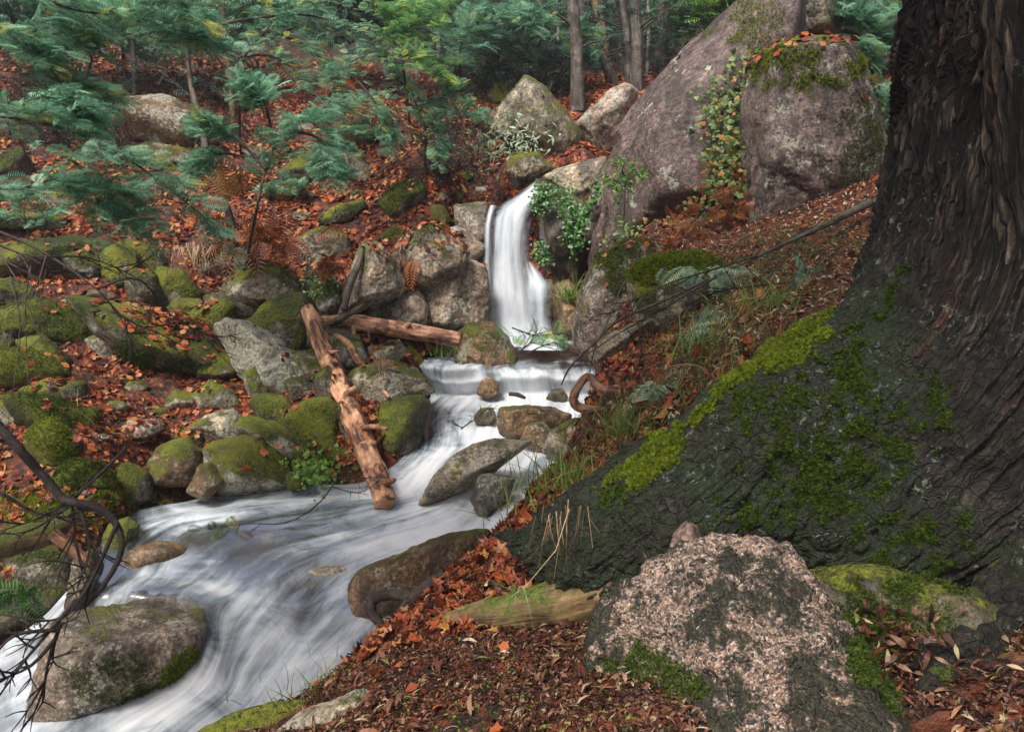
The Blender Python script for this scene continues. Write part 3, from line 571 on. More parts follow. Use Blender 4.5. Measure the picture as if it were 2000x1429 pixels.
# ---------------------------------------------------------------- rocks
_ico = {}
def ico(lv):
    if lv not in _ico:
        bm = bmesh.new(); bmesh.ops.create_icosphere(bm, subdivisions=lv, radius=1)
        V = np.array([v.co[:] for v in bm.verts]); Fc = np.array([[v.index for v in f.verts] for f in bm.faces]); bm.free(); _ico[lv] = (unit(V), Fc)
    return _ico[lv]
TINTS = {'block': (.155, .115, .100), 'cliff': (.30, .23, .165), 'warm': (.19, .150, .112), 'grey': (.235, .205, .140), 'mauve': (.118, .084, .074), 'beige': (.36, .30, .205), 'dark': (.10, .084, .052), 'brown': (.19, .120, .062), 'slate': (.170, .155, .112), 'pinkish': (.27, .185, .14)}
ROCKS = []
def rock(poly, label, z=None, d=None, thick=1.0, p=34, seed=0, moss=.4, lichen=.2, tint='grey', lv=5, rough=1.0, wet=0.0, cat='boulder', name=None, facets=None, group=None, mat=None, nfac=8, sink=.0):
    poly = np.array(poly, float)
    if (z is None or z in (-3.22, -3.12, -3.2)) and d is None and lv > 4 and poly[:, 0].mean() < 700 and poly[:, 1].mean() > 440: poly = poly.mean(0) + (poly - poly.mean(0)) * (1.24 if z is None else 1.08); moss = moss + .10
    x0, y0 = poly.min(0); x1, y1 = poly.max(0); rng = np.random.default_rng(seed * 131 + int(x0) + int(y0) * 7)
    c = np.array([(x0 + x1) / 2, (y0 + y1) / 2]); by = y1 - .04 * (y1 - y0); bx = poly[poly[:, 1] > y1 - .25 * (y1 - y0) - 1][:, 0].mean()
    if d is None:
        base = PZ(bx, by, z) if z is not None else G(bx, by); d0 = float(depth(base)); hs = thick * .25 * ((x1 - x0) + (y1 - y0)) * d0 / F; d = d0 + .7 * hs
    C = P(c[0], c[1], d); k = d / F; T = thick * .25 * ((x1 - x0) + (y1 - y0)) * k
    e2 = (poly - c) * np.array([k, -k])                       # right, up in metres
    rgt = np.array([1., 0, 0]); up = np.array([0, SP, CP]); tow = -unit(ray(c[0], c[1]))
    tow = tow - 0; rgt = unit(np.cross(up, tow)); up = np.cross(tow, rgt)
    ar = np.sum(e2[:, 0] * np.roll(e2[:, 1], -1) - np.roll(e2[:, 0], -1) * e2[:, 1])
    if ar < 0: e2 = e2[::-1]
    N, H = [], []
    for i in range(len(e2)):
        a, b = e2[i], e2[(i + 1) % len(e2)]; t = b - a; n = np.array([t[1], -t[0]]); L = np.linalg.norm(n)
        if L < 1e-6: continue
        n /= L; hh = max(n @ a, .12 * min(x1 - x0, y1 - y0) * k)
        for sgn in (1, -1):
            al = rng.uniform(.1, .6); N.append([n[0] * math.cos(al), n[1] * math.cos(al), sgn * math.sin(al)]); H.append(hh * math.cos(al) * 1.02)
    for (fx, fy, fz, hh) in (facets or []):
        v = unit([fx, fy, fz]); N.append(v); H.append(hh * T)
    for i in range(nfac):
        an = rng.uniform(0, 6.28); tl = rng.uniform(.1, .85); v = unit([math.cos(an) * tl, math.sin(an) * tl, 1 if i < nfac * .6 + 1 else -1]); N.append(v)
        sup = np.max(e2 @ v[:2]); H.append(T * rng.uniform(.62, .95) * abs(v[2]) + .55 * max(sup, 0))
    N.append([0, .25, .97]); H.append(T); N.append([0, -.2, -.98]); H.append(T * 1.1)
    N, H = np.array(N), np.array(H); D, Fc = ico(lv)
    g = np.zeros(len(D))
    for n_, h_ in zip(N, H): g += np.clip(D @ n_ / h_, 0, None) ** p
    r = g ** (-1 / p); pos = D * r[:, None]; sz = (T + .25 * ((x1 - x0) + (y1 - y0)) * k) / 2
    s0 = seed + int(x0); w = pos / sz
    disp = .05 * fbm(w * 1.4 + s0, 3, 3) + .032 * fbm(w * 5 + s0, 4, 7) * rough
    crk = np.abs(pn(w * 1.1 + s0 * 1.7, 13)); disp = disp - .030 * rough * np.exp(-(crk / .03) ** 2) * sst(-.1, .25, pn(w * .9 + s0, 17))
    if lv >= 6: disp = disp + .007 * fbm(w * 16 + s0, 3, 23) * rough
    pos = pos * (1 + disp / (r[:, None] / sz).clip(.35)[:, 0])[:, None]
    for ax in (0, 1):
        lo_e, hi_e = e2[:, ax].min(), e2[:, ax].max(); a_, b_ = pos[:, ax].min(), pos[:, ax].max(); pos[:, ax] = lo_e + (pos[:, ax] - a_) * (hi_e - lo_e) / (b_ - a_)
    Vw = pos[:, :1] * rgt + pos[:, 1:2] * up + pos[:, 2:3] * tow
    Vw[:, 2] -= sink
    o = mesh_np(name or cat.replace(' ', '_'), Vw, Fc, mat or (M_FAR if d > 11.5 else M_ROCK)); o.location = tuple(C); o.color = (*TINTS[tint], 1)
    o['moss'] = float(moss); o['lichen'] = float(lichen); o['wet'] = float(wet); tag(o, label, cat, group); ROCKS.append(o); o['_d'] = float(d)
    del o['_d']; return o
def rock_surface(o):
    me = o.data; n = len(me.vertices); V = np.empty(n * 3, np.float32); me.vertices.foreach_get('co', V); Nn = np.empty(n * 3, np.float32); me.vertices.foreach_get('normal', Nn)
    return V.reshape(-1, 3).astype(float), Nn.reshape(-1, 3).astype(float)
def leaves_on(o, n, size=.11, minz=.55, seed=0, reg=None, mat=None, tmpl=None, name='leaf_litter', lo=.0):
    V, Nn = rock_surface(o); rng = np.random.default_rng(seed + 5); ok = Nn[:, 2] > minz; tmpl = tmpl or LEAVES[seed % 4]
    if reg is not None:
        a, b = pix(V + np.array(o.location)); x0, y0, x1, y1 = reg; ok &= (a > x0) & (a < x1) & (b > y0) & (b < y1)
    ix = np.where(ok)[0]
    if not len(ix): return
    ix = rng.choice(ix, n); a = rng.uniform(0, 6.28, n); nn = unit(Nn[ix] + rng.normal(0, .25, (n, 3)))
    B = basis(np.cross(nn, unit(rng.normal(0, 1, (n, 3)))), nn); s = size * rng.uniform(.55, 1.2, n)
    p = V[ix] + rng.normal(0, size * .5, (n, 3)) * np.array([1, 1, .0]) + nn * (.015 + lo)
    c = scatter(name, tmpl or MAPLE, p, B, s, mat or M_LITTER, o, rng=rng); c['kind'] = 'stuff'; return c

# far and middle boulders round the waterfall
r_pyr = rock([(960,238),(1000,180),(1030,153),(1066,175),(1112,228),(1142,268),(1132,302),(1086,330),(1022,300),(975,268)], 'large pyramid shaped boulder with mossy sides above the waterfall', thick=.9, p=22, moss=.40, tint='grey', lichen=.1, lv=6, facets=[(-.7,.3,.6,.75),(.6,.2,.8,.8)])
rock([(948,190),(965,162),(1000,160),(1016,175),(1000,208),(960,213)], 'small rounded moss capped boulder left of the pyramid shaped boulder', moss=.62, tint='slate')
rock([(905,165),(930,155),(955,162),(950,185),(915,185)], 'low moss covered stone on the red leaves uphill of the pyramid boulder', moss=.7, tint='slate')
rock([(1122,240),(1180,188),(1216,168),(1246,186),(1230,250),(1190,305),(1145,302)], 'pale tilted boulder between the pyramid boulder and the great slab', thick=.8, moss=.05, lichen=.45, tint='pinkish', p=22)
rock([(983,335),(996,305),(1050,298),(1088,332),(1062,348),(1012,372)], 'rounded boulder with mossy top left of the waterfall lip', d=15.0, moss=.42, lichen=.4, tint='brown')
rock([(1052,345),(1100,325),(1182,308),(1185,350),(1165,385),(1140,405),(1090,372)], 'smooth sloping slab forming the right side of the waterfall lip', d=14.9, thick=.7, moss=-.2, tint='beige', lichen=.0, wet=.4)
r_wall = rock([(1046,350),(1090,366),(1148,402),(1150,470),(1140,560),(1110,565),(1075,530),(1048,480)], 'dark wet rock wall with ivy just right of the falling water', d=14.7, thick=1.0, moss=.1, tint='dark', lichen=-.2, wet=.8, lv=5)
rock([(1140,470),(1150,390),(1172,330),(1190,320),(1186,400),(1160,470)], 'narrow upright rib of rock squeezed beside the great slab', d=13.6, thick=.8, moss=.1, tint='mauve')
rock([(1075,560),(1110,545),(1135,570),(1135,640),(1110,665),(1080,650)], 'wet reddish rock at the foot of the waterfall on its right', d=13.5, moss=-.1, tint='brown', wet=.7, lichen=-.2)
rock([(1088,585),(1108,578),(1128,600),(1128,660),(1095,668)], 'small brown rock splashed by the second drop of the waterfall', d=13.1, moss=-.2, tint='brown', wet=.7, lichen=-.2)
r_slab = rock([(1136,470),(1150,400),(1172,330),(1190,250),(1250,160),(1330,82),(1420,8),(1500,-60),(1560,-40),(1545,60),(1510,160),(1470,300),(1465,450),(1350,480),(1230,500),(1145,540)],
     'huge smooth mauve brown slab leaning over the right of the waterfall', d=12.8, thick=.55, p=26, moss=.03, lichen=.02, tint='mauve', lv=7, rough=.35, nfac=2, facets=[(-.15,.30,.95,.95)], cat='rock slab')
r_low = rock([(1118,680),(1116,620),(1130,560),(1158,500),(1200,472),(1275,470),(1300,520),(1275,610),(1215,670),(1150,694)], 'broad weathered boulder below the great slab beside the pool', d=10.9, thick=.7, p=14, moss=.26, lichen=.25, tint='warm', lv=6)
r_big = rock([(1444,450),(1444,300),(1450,190),(1475,110),(1555,80),(1650,92),(1690,180),(1718,290),(1740,360),(1715,425),(1630,460),(1545,492),(1465,485)],
     'massive upright granite boulder with mossy top behind the big tree', d=10.7, thick=.65, p=28, moss=.26, lichen=.20, tint='block', lv=7, rough=.8, nfac=2, facets=[(.35,.1,.9,.92)])
rock([(1490,90),(1480,20),(1520,-30),(1620,-20),(1642,40),(1630,85),(1560,95)], 'moss streaked boulder perched above the massive upright boulder', d=13.4, moss=.35, tint='grey', lv=5)
rock([(1455,470),(1520,432),(1600,415),(1680,420),(1690,450),(1600,478),(1500,492)], 'low mossy shelf of rock under the massive upright boulder', d=10.2, thick=.5, moss=.34, tint='beige')
rock([(1665,160),(1690,90),(1712,80),(1722,150),(1722,215),(1690,215)], 'tall moss covered rock edge to the right of the upright boulder', d=12, moss=.6, tint='dark')
rock([(1690,200),(1722,175),(1740,230),(1735,330),(1712,330)], 'dark rock with moss and fallen leaves beside the tree trunk', d=11.2, moss=.35, tint='dark')
r_ledge = rock([(1225,560),(1236,520),(1290,500),(1372,497),(1410,520),(1400,590),(1330,640),(1250,650)], 'rounded ledge with bright yellow green moss along its top on the right bank', d=8.5, thick=.8, moss=.5, tint='beige', lv=6)
rock([(1150,700),(1155,670),(1240,625),(1280,615),(1285,640),(1215,680),(1180,710)], 'long narrow stone edging the right bank above the cascade', d=8.5, thick=.5, moss=.15, tint='beige')

# rocks left of the waterfall
rock([(885,402),(952,394),(958,440),(956,512),(916,504),(892,462)], 'flat dark rock face left of the upper waterfall', d=14.6, thick=.8, moss=.05, tint='warm', wet=.3, p=24)
rock([(802,568),(850,538),(905,505),(948,518),(958,600),(940,655),(870,650),(806,636)], 'cracked grey cliff block washed by the waterfall on its left', d=13.3, thick=.8, moss=.05, tint='cliff', lichen=.1, p=26, lv=6, facets=[(.5,.1,.8,.8),(-.6,.2,.8,.75)])
rock([(742,630),(760,580),(815,560),(838,600),(830,645),(770,655)], 'brown cliff block behind the horizontal log', d=12.9, thick=.8, moss=.1, tint='cliff', p=24)
r_cl = rock([(770,480),(800,448),(850,436),(895,465),(918,495),(900,545),(855,568),(800,572),(778,530)], 'angular boulder with mossy crown and leaves left of the waterfall', d=13.0, thick=.9, moss=.26, tint='cliff', lichen=.15, p=24, lv=6)
r_cl2 = rock([(655,605),(672,560),(690,520),(702,480),(735,466),(772,488),(792,550),(775,590),(720,602),(680,620)], 'pale faced boulder with moss cap above the horizontal log', d=12.5, thick=.9, moss=.26, tint='cliff', lichen=.35, p=24, lv=6)
rock([(738,402),(772,368),(800,350),(828,362),(836,395),(805,435),(770,442)], 'angular boulder with vivid moss on top in the orange leaves', moss=.62, tint='slate', p=26, facets=[(0,.95,.4,.6)])
rock([(826,430),(840,400),(868,402),(882,430),(878,470),(845,470)], 'moss topped rock next to the angular mossy boulder', moss=.55, tint='grey', p=22)
rock([(622,428),(655,402),(710,387),(718,404),(685,432),(640,446)], 'flat slanting stone with thick moss on the leafy slope', moss=.6, tint='slate', p=24, thick=.7)
rock([(540,340),(578,306),(620,300),(628,350),(600,376),(555,372)], 'dark mossy rock below the central wattle branch', moss=.42, tint='dark')
rock([(620,300),(655,288),(702,302),(738,340),(732,366),(650,352)], 'grey rock with leaf covered top beside the central wattle', moss=.25, lichen=.4, tint='grey')
rock([(236,205),(330,188),(405,212),(436,262),(420,300),(300,300),(250,275)], 'large brown rock face with white lichen under the left branches', thick=.6, moss=.05, lichen=.42, tint='brown', p=20)
rock([(0,300),(40,285),(60,320),(58,350),(20,362),(-20,350)], 'mossy boulder at the left edge under the long wattle branch', moss=.5, tint='dark')
rock([(-60,430),(0,412),(100,414),(120,432),(116,455),(20,460),(-50,455)], 'flat dark ledge with moss at the left edge of the slope', thick=.6, moss=.5, tint='dark')
rock([(-40,520),(10,492),(60,478),(130,464),(178,470),(213,508),(214,534),(110,548),(-20,552)], 'broad mossy overhanging boulder on the left above the green round one', thick=.8, moss=.5, tint='grey', lv=6)
rock([(205,500),(235,480),(260,500),(262,560),(225,570),(205,545)], 'small upright mossy rock right of the overhanging boulder', moss=.45, tint='dark')
rock([(232,490),(264,474),(306,490),(312,522),(288,548),(238,525)], 'rounded rock with pale top and moss on the upper left slope', moss=.4, lichen=.5, tint='beige')
rock([(300,562),(318,530),(352,533),(390,574),(372,597),(330,600)], 'sloping mossy rock at the top of the rock pile on the left', moss=.5, tint='grey')
rock([(255,560),(262,530),(300,540),(325,585),(305,605),(262,598)], 'dark mossy rock below the pale topped one', moss=.4, tint='dark')
rock([(330,608),(350,585),(386,586),(396,606),(380,622),(342,622)], 'small dark stone uphill of the egg shaped mossy stone', moss=.3, tint='dark')
rock([(367,626),(400,600),(430,592),(448,606),(444,642),(430,656),(385,652)], 'egg shaped stone with a bright moss edge', moss=.45, tint='grey', lichen=.3, p=12)
rock([(410,586),(440,575),(492,600),(496,616),(450,628),(420,612)], 'low dark stone below the pale speckled boulder', moss=.15, tint='dark')
rock([(450,566),(470,535),(505,520),(550,524),(588,578),(576,602),(482,608),(456,596)], 'pale speckled boulder with moss patches on the right above the log ends', moss=.25, lichen=.55, tint='beige', lv=6)
rock([(488,645),(530,602),(570,582),(602,600),(612,655),(590,700),(530,690)], 'wedge shaped boulder with green top behind the logs', moss=.42, tint='grey', p=24, facets=[(-.3,.85,.5,.55)])
r_lich = rock([(443,650),(470,637),(512,644),(545,668),(588,706),(612,742),(592,766),(540,777),(505,764),(482,712)], 'big slanting stone blotched with white lichen left of the upright log', thick=.8, moss=.0, lichen=.75, tint='grey', p=26, lv=6, facets=[(-.75,-.1,.6,.55)])
r_long = rock([(192,618),(215,600),(290,606),(400,650),(462,682),(490,712),(486,752),(400,758),(330,737),(262,695),(240,655)], 'long mossy slab with red leaves lying on its flat top', thick=.9, moss=.48, tint='slate', p=26, lv=6, facets=[(.15,.92,.35,.42)])
rock([(18,620),(85,596),(140,612),(172,650),(170,682),(120,694),(50,676)], 'round boulder wrapped in deep green moss at the left', moss=.66, tint='dark', p=12, lv=6)
rock([(104,602),(150,578),(190,566),(208,580),(190,602),(145,614)], 'bare brown flat stone above the round green boulder', moss=.1, tint='brown', thick=.8)
rock([(-40,705),(10,690),(60,688),(100,710),(108,736),(70,757),(-30,760)], 'mossy boulder cut by the left edge of the view', moss=.62, tint='grey', p=12)
rock([(50,672),(88,662),(126,700),(132,726),(104,738),(60,712)], 'mossy stone tucked behind the boulder at the left edge', moss=.45, tint='dark')
rock([(-30,640),(0,625),(28,640),(30,680),(0,695),(-30,690)], 'dark shaded boulder at the far left edge of the rock pile', moss=.4, tint='dark')
rock([(178,668),(202,656),(240,680),(234,706),(200,708)], 'small pale stone with leaves beside the long mossy slab', moss=.2, lichen=.4, tint='beige')
rock([(388,772),(415,748),(450,764),(472,792),(442,805),(400,797)], 'pale peaked stone just below the long mossy slab', moss=.25, lichen=.45, tint='beige', p=22)
rock([(322,790),(345,765),(378,770),(382,795),(350,803)], 'small grey stone left of the pale peaked stone', moss=.15, lichen=.3, tint='grey')
rock([(34,778),(70,772),(140,793),(166,802),(170,832),(142,853),(92,848),(55,816)], 'wedge of rock with a green mossy slope in the leaves at left', moss=.58, tint='dark', p=22)
rock([(66,852),(84,830),(106,827),(127,850),(139,890),(122,916),(90,920),(69,886)], 'upright stone cushioned in bright yellow green moss', moss=.85, tint='slate', p=10, lv=6)
rock([(118,868),(140,850),(154,862),(150,895),(136,905)], 'narrow stone behind the bright cushioned moss stone', moss=.3, tint='dark')
rock([(190,928),(214,905),(260,913),(288,936),(286,972),(262,988),(225,972)], 'split boulder with moss on its right side at the water edge', moss=.35, tint='slate', p=24)
rock([(100,930),(140,905),(190,910),(210,940),(190,965),(130,960)], 'mossy low boulder behind the fallen dead branch', moss=.55, tint='dark')
rock([(384,832),(420,810),(452,802),(476,830),(472,857),(422,862)], 'grey stone resting on the mossy boulders by the stream', moss=.12, lichen=.4, tint='beige', p=22)
rock([(338,858),(362,838),(395,848),(402,878),(370,885)], 'small mossy stone left of the grey resting stone', moss=.4, tint='slate')
rock([(472,842),(496,820),(540,828),(592,864),(598,892),(570,907),(520,880)], 'sloping pale green boulder right of the stream edge pile', moss=.32, lichen=.35, tint='beige')
r_mb = rock([(407,872),(450,854),(492,852),(536,880),(564,912),(560,952),(520,966),(440,966),(414,925)], 'large rounded olive boulder standing at the water edge', z=-3.22, moss=.42, lichen=.42, tint='grey', p=12, lv=6)
rock([(296,902),(320,866),(360,857),(402,892),(400,932),(370,950),(308,944)], 'brown and green boulder left of the olive boulder', z=-3.12, moss=.3, tint='brown', lichen=.2)
rock([(228,840),(260,822),(300,824),(310,842),(280,858),(240,856)], 'flat pinkish rock almost buried in red leaves', moss=-.1, tint='pinkish', thick=.7)
rock([(500,792),(522,775),(560,788),(582,830),(568,856),(522,838)], 'dark green boulder in shade under the lichen stone', moss=.5, tint='dark', p=12)
rock([(570,818),(600,790),(642,786),(662,820),(658,872),(622,892),(585,868)], 'tall dark mossy boulder left of the upright log', moss=.48, tint='dark', p=14, lv=6)
rock([(602,904),(640,870),(682,880),(694,906),(660,922)], 'dark mossy stone at the water left of the upright log foot', moss=.4, tint='dark')
rock([(632,930),(655,908),(690,912),(698,935),(665,945)], 'small wet stone at the stream edge near the upright log foot', moss=.2, tint='dark', wet=.6)
rock([(560,745),(590,735),(610,755),(600,785),(570,780)], 'small dark stone wedged beneath the lichen stone', moss=.1, tint='dark')
rock([(615,740),(640,720),(660,745),(655,790),(625,790)], 'shaded stone wedged behind the upright log', moss=.2, tint='dark')
rock([(720,802),(760,777),(822,769),(842,790),(822,850),(800,908),(750,912),(728,862)], 'big mossy boulder with a wet foot left of the second cascade', moss=.52, tint='dark', wet=.5, p=12, lv=6)
rock([(673,742),(700,714),(770,702),(822,722),(850,768),(785,795),(700,796)], 'speckled flat topped boulder between the two logs', moss=.28, lichen=.4, tint='beige', lv=6)
rock([(782,700),(786,668),(802,672),(832,722),(850,768),(800,765)], 'pointed green stone standing left of the first cascade', moss=.72, tint='slate', p=22)
rock([(708,690),(730,668),(780,662),(795,690),(770,712),(720,712)], 'grey stone under the horizontal log', moss=.1, lichen=.45, tint='beige')
rock([(640,690),(662,670),(700,672),(712,700),(690,722),(655,720)], 'mottled stone in the gap between the crossed logs', moss=.2, lichen=.4, tint='slate')
rock([(600,640),(640,636),(690,650),(700,680),(650,690),(605,680)], 'shadowed rock behind the crossing of the logs', moss=.2, tint='dark')
STONES = [(228,795,20,'knobbly stone in the middle of the red leaf hollow on the left'),(266,757,20,'grey stone in red leaves just below the long mossy slab'),(312,805,14,'small stone left of the pale peaked stone group'),(180,800,12,'pebble sized stone at the tip of the green wedge rock'),(150,760,12,'small stone uphill of the green wedge rock'),(348,878,13,'small stone on top of the brown and green boulder'),(290,800,10,'tiny stone between the leaf hollow and the peaked stone'),(262,880,12,'small stone in leaves above the split boulder'),(330,715,10,'small stone lying on the leaves of the long mossy slab'),(200,855,12,'small stone in leaves right of the bright moss cushion'),(440,905,12,'small stone against the big olive boulder'),(215,640,14,'small stone at the left end of the long mossy slab'),(590,425,16,'mossy stone left of the flat slanting stone'),(560,455,14,'small stone near the collapsed rusty fern'),(700,380,15,'small stone above the flat slanting stone'),(510,480,16,'stone under the collapsed rusty fern'),(430,495,22,'dark stone left of the rusty fern clump'),(860,385,14,'small stone right above the vivid mossy boulder'),(840,300,20,'stone on the orange slope below the slender wattle'),(760,300,18,'stone in brambles left of the slender wattle stem'),(680,250,20,'mossy stone beneath the upper wattle crowns'),(590,250,22,'dark stone behind the central wattle crown'),(500,300,22,'stone behind the central wattle stem'),(905,345,18,'stone on the leafy ledge left of the waterfall lip'),(940,375,16,'small stone at the very brink left of the fall'),(890,385,14,'small stone above the flat dark rock face'),(310,330,18,'stone below the large brown rock face'),(150,380,20,'stone hidden under the long wattle branch')]
for i, (x, y, s, lb) in enumerate(STONES):
    a = np.linspace(0, 6.28, 7)[:-1] + i; rock([(x + s * math.cos(k) * 1.2, y + s * .75 * math.sin(k)) for k in a], lb, seed=i, moss=[.1, .35, .5][i % 3], lichen=.3, tint=['grey', 'beige', 'slate', 'dark'][i % 4], lv=4, cat='stone', name='stone', group='small stones in the leaf litter of the left slope')

rock([(795,505),(850,540),(905,500),(945,505),(950,470),(900,440),(830,450)], 'dark fractured rock mass under the leafy crown left of the waterfall', d=13.7, thick=.8, moss=.1, tint='cliff', p=26)
rock([(700,620),(730,585),(800,590),(812,640),(770,662),(715,655)], 'shaded brown rock directly above the level log', d=12.9, thick=.7, moss=.1, tint='dark', p=24)
rock([(590,600),(610,560),(650,545),(680,570),(675,625),(620,640)], 'dark green shaded rock behind the top of the leaning log', d=12.6, moss=.4, tint='dark')
rock([(1040,560),(1075,545),(1100,580),(1100,650),(1050,660)], 'dark rock over which the second drop of the waterfall pours', d=13.75, moss=-.2, tint='dark', wet=.8, lichen=-.3)
EXTRA = [([(-30,560),(20,548),(50,560),(60,590),(20,610),(-30,605)],'shadowed flat rock at the left edge below the overhanging boulder',.3,'dark'),
 ([(60,760),(100,742),(150,748),(160,772),(110,785),(70,780)],'mossy slab end poking from the leaves beside the wedge rock',.4,'grey'),
 ([(480,735),(505,715),(530,740),(525,775),(495,785)],'small mossy block beneath the end of the long slab',.4,'grey'),
 ([(395,700),(430,690),(470,700),(480,730),(430,745),(395,735)],'moss edged block against the lower edge of the long slab',.5,'slate'),
 ([(560,700),(600,690),(640,705),(650,745),(610,755),(570,740)],'grey block between lichen stone and leaning log',.2,'grey'),
 ([(640,800),(670,780),(700,800),(705,850),(665,860)],'brown stone directly behind the middle of the leaning log',.25,'warm'),
 ([(590,470),(630,450),(670,460),(680,500),(640,520),(600,510)],'grey boulder half covered by leaves above the rusty fern',.3,'grey'),
 ([(400,510),(430,492),(460,500),(466,530),(430,545),(402,535)],'dark boulder peeking from the leaves left of the pale speckled boulder',.2,'dark'),
 ([(740,460),(770,440),(800,450),(800,480),(760,490)],'green topped stone between the pale faced and angular boulders',.5,'warm'),
 ([(860,470),(890,455),(925,475),(930,515),(895,520),(865,500)],'mossy shoulder of rock left of the waterfall curtain',.35,'cliff'),
 ([(840,600),(880,580),(930,590),(935,640),(880,655),(845,645)],'lower cliff block at the left foot of the waterfall',.05,'cliff'),
 ([(130,500),(170,490),(205,505),(205,540),(160,548),(130,535)],'mossy knob on the right end of the overhanging boulder',.5,'dark'),
 ([(0,790),(25,775),(50,790),(55,825),(20,835),(-5,820)],'grey stone among leaves at the left edge below the mossy boulder',.3,'grey'),
 ([(440,905),(410,940),(430,965),(400,975),(370,955),(385,920)],'wet stone at the water edge between the two big boulders',.2,'brown'),
 ([(560,925),(590,915),(610,930),(600,950),(565,955)],'low mossy stone in the water edge weeds',.5,'dark'),
 ([(690,560),(720,540),(750,560),(745,600),(700,610)],'cracked block low on the pale faced boulder',.1,'cliff'),
 ([(250,300),(300,280),(360,285),(400,310),(370,340),(280,335)],'brown ledge under the large lichened rock face',.2,'brown'),
 ([(420,180),(470,165),(510,180),(515,215),(460,225)],'dim boulder among stems at the upper left',.4,'grey')]
for i, (pl, lb, ms, tn) in enumerate(EXTRA): rock(pl, lb, z=-3.2 if 'water' in lb and pl[0][1] > 880 else None, seed=100 + i, moss=ms, lichen=.3, tint=tn)

# rocks in the stream
r_str = rock([(884,700),(890,650),(925,627),(960,625),(985,645),(1012,690),(1012,720),(960,735),(900,738)], 'rounded boulder with moss on its left standing in the stream below the waterfall', z=-2.35, moss=.36, lichen=.35, tint='brown', lv=6, p=14, thick=.9)
rock([(968,822),(975,795),(1010,790),(1080,793),(1117,808),(1112,835),(1060,862),(1010,866),(975,850)], 'flat topped brown boulder in the middle of the cascade', z=-2.95, moss=.12, lichen=.05, tint='brown', lv=6)
rock([(1015,862),(1028,830),(1060,822),(1082,842),(1082,872),(1050,885)], 'smaller brown stone leaning on the flat topped boulder', z=-3.0, moss=.05, tint='brown')
rock([(1058,880),(1075,838),(1120,815),(1150,818),(1160,860),(1140,890),(1090,902)], 'rounded tan boulder against the right bank of the stream', z=-3.0, moss=.2, lichen=.2, tint='beige')
rock([(818,985),(842,930),(890,880),(940,855),(1030,856),(1040,872),(1000,892),(930,925),(880,965),(845,990)], 'long pale ridge of rock splitting the white water', z=-3.22, thick=.7, moss=.15, lichen=.3, tint='beige', lv=6, p=18)
rock([(918,975),(935,930),(955,923),(1006,934),(1000,965),(970,1000),(952,1022),(932,1010)], 'angular wedge rock with wet face near the right bank', z=-3.3, moss=-.1, tint='slate', wet=.4, p=26)
rock([(680,1140),(720,1100),(800,1070),(880,1040),(960,1036),(950,1075),(870,1130),(800,1180),(720,1215),(690,1180)], 'broad ochre rock shelf at the right edge of the lower stream', z=-3.72, thick=.5, moss=.05, lichen=.0, tint='brown', wet=.6, lv=6)
rock([(735,1185),(770,1130),(830,1095),(860,1105),(830,1150),(790,1190)], 'tan rock lump on top of the ochre shelf', z=-3.66, thick=.6, moss=.1, lichen=.2, tint='beige', wet=.3)
rock([(246,1092),(262,1068),(310,1057),(350,1065),(366,1085),(355,1105),(300,1116),(258,1120)], 'small rusty brown rock rising from the lower stream', z=-3.52, moss=.0, lichen=-.1, tint='brown', wet=.7, p=12)
r_ll = rock([(80,1370),(92,1290),(105,1215),(135,1192),(250,1172),(370,1172),(400,1230),(398,1300),(370,1342),(250,1380),(130,1392)], 'large flat topped boulder with a moss cushion in the lower left stream', z=-4.08, thick=.8, moss=.06, lichen=.18, tint='warm', wet=.35, lv=6, p=20, facets=[(.05,.9,.42,.50)])
rock([(930,768),(940,742),(960,735),(976,750),(974,772),(950,780)], 'dark rounded rock with water pouring over it in the first cascade', z=-2.62, d=12.05, moss=-.1, tint='brown', wet=.8, p=12)
rock([(1066,780),(1078,760),(1098,758),(1110,775),(1102,792),(1075,792)], 'small black wet rock below the first cascade', z=-2.66, moss=-.2, tint='dark', wet=.8, p=12)
rock([(925,812),(940,796),(962,795),(970,815),(955,832),(930,830)], 'little dark rock with a twig caught on it in the second cascade', z=-2.8, moss=.1, tint='dark', wet=.6)
rock([(130,1180),(145,1090),(185,1070),(200,1110),(180,1160),(150,1215)], 'shaded wet rock on the left bank beneath the dead branches', z=-3.7, moss=.2, tint='dark', wet=.3)
rock([(-40,1200),(-30,1080),(40,1060),(120,1075),(160,1110),(150,1170),(110,1225),(0,1250)], 'large dark mossy boulder in deep shade at the lower left bank', z=-3.85, thick=1.1, moss=.35, tint='dark', lv=6, p=12)
rock([(200,1060),(215,1020),(250,1010),(270,1030),(260,1080),(215,1100)], 'submerged olive rock at the left edge of the pool', z=-3.55, moss=.4, tint='dark', wet=.5)

for i, (x, y, w, h, lb) in enumerate([(430,1075,60,20,'brown stone showing through the clear shallows left of the white fan'),(560,1052,70,18,'wide submerged stone in the olive pool of the lower stream'),(620,1040,40,14,'submerged stone below the foot of the leaning log'),(500,1100,50,22,'speckled submerged stone where the lower stream bends'),(640,1130,60,26,'submerged brown stone near the ochre rock shelf'),(300,1045,40,14,'submerged stone in the left pool edge'),(640,1190,50,24,'submerged rock ridge beside the ochre rock shelf'),(430,1210,40,50,'wet rock face veiled by thin water beside the flat topped boulder'),(560,1330,60,24,'brown submerged stone near the lower bank edge')]):
    a = np.linspace(0, 6.28, 8)[:-1] + i; zz = -3.60 - .55 * (y > 1180) - .12 * (y > 1080); rock([(x + w * math.cos(k), y + h * math.sin(k)) for k in a], lb, z=zz, seed=60 + i, moss=-.1, lichen=.1, tint=['brown', 'beige', 'warm'][i % 3], thick=.6, wet=.6, p=14)

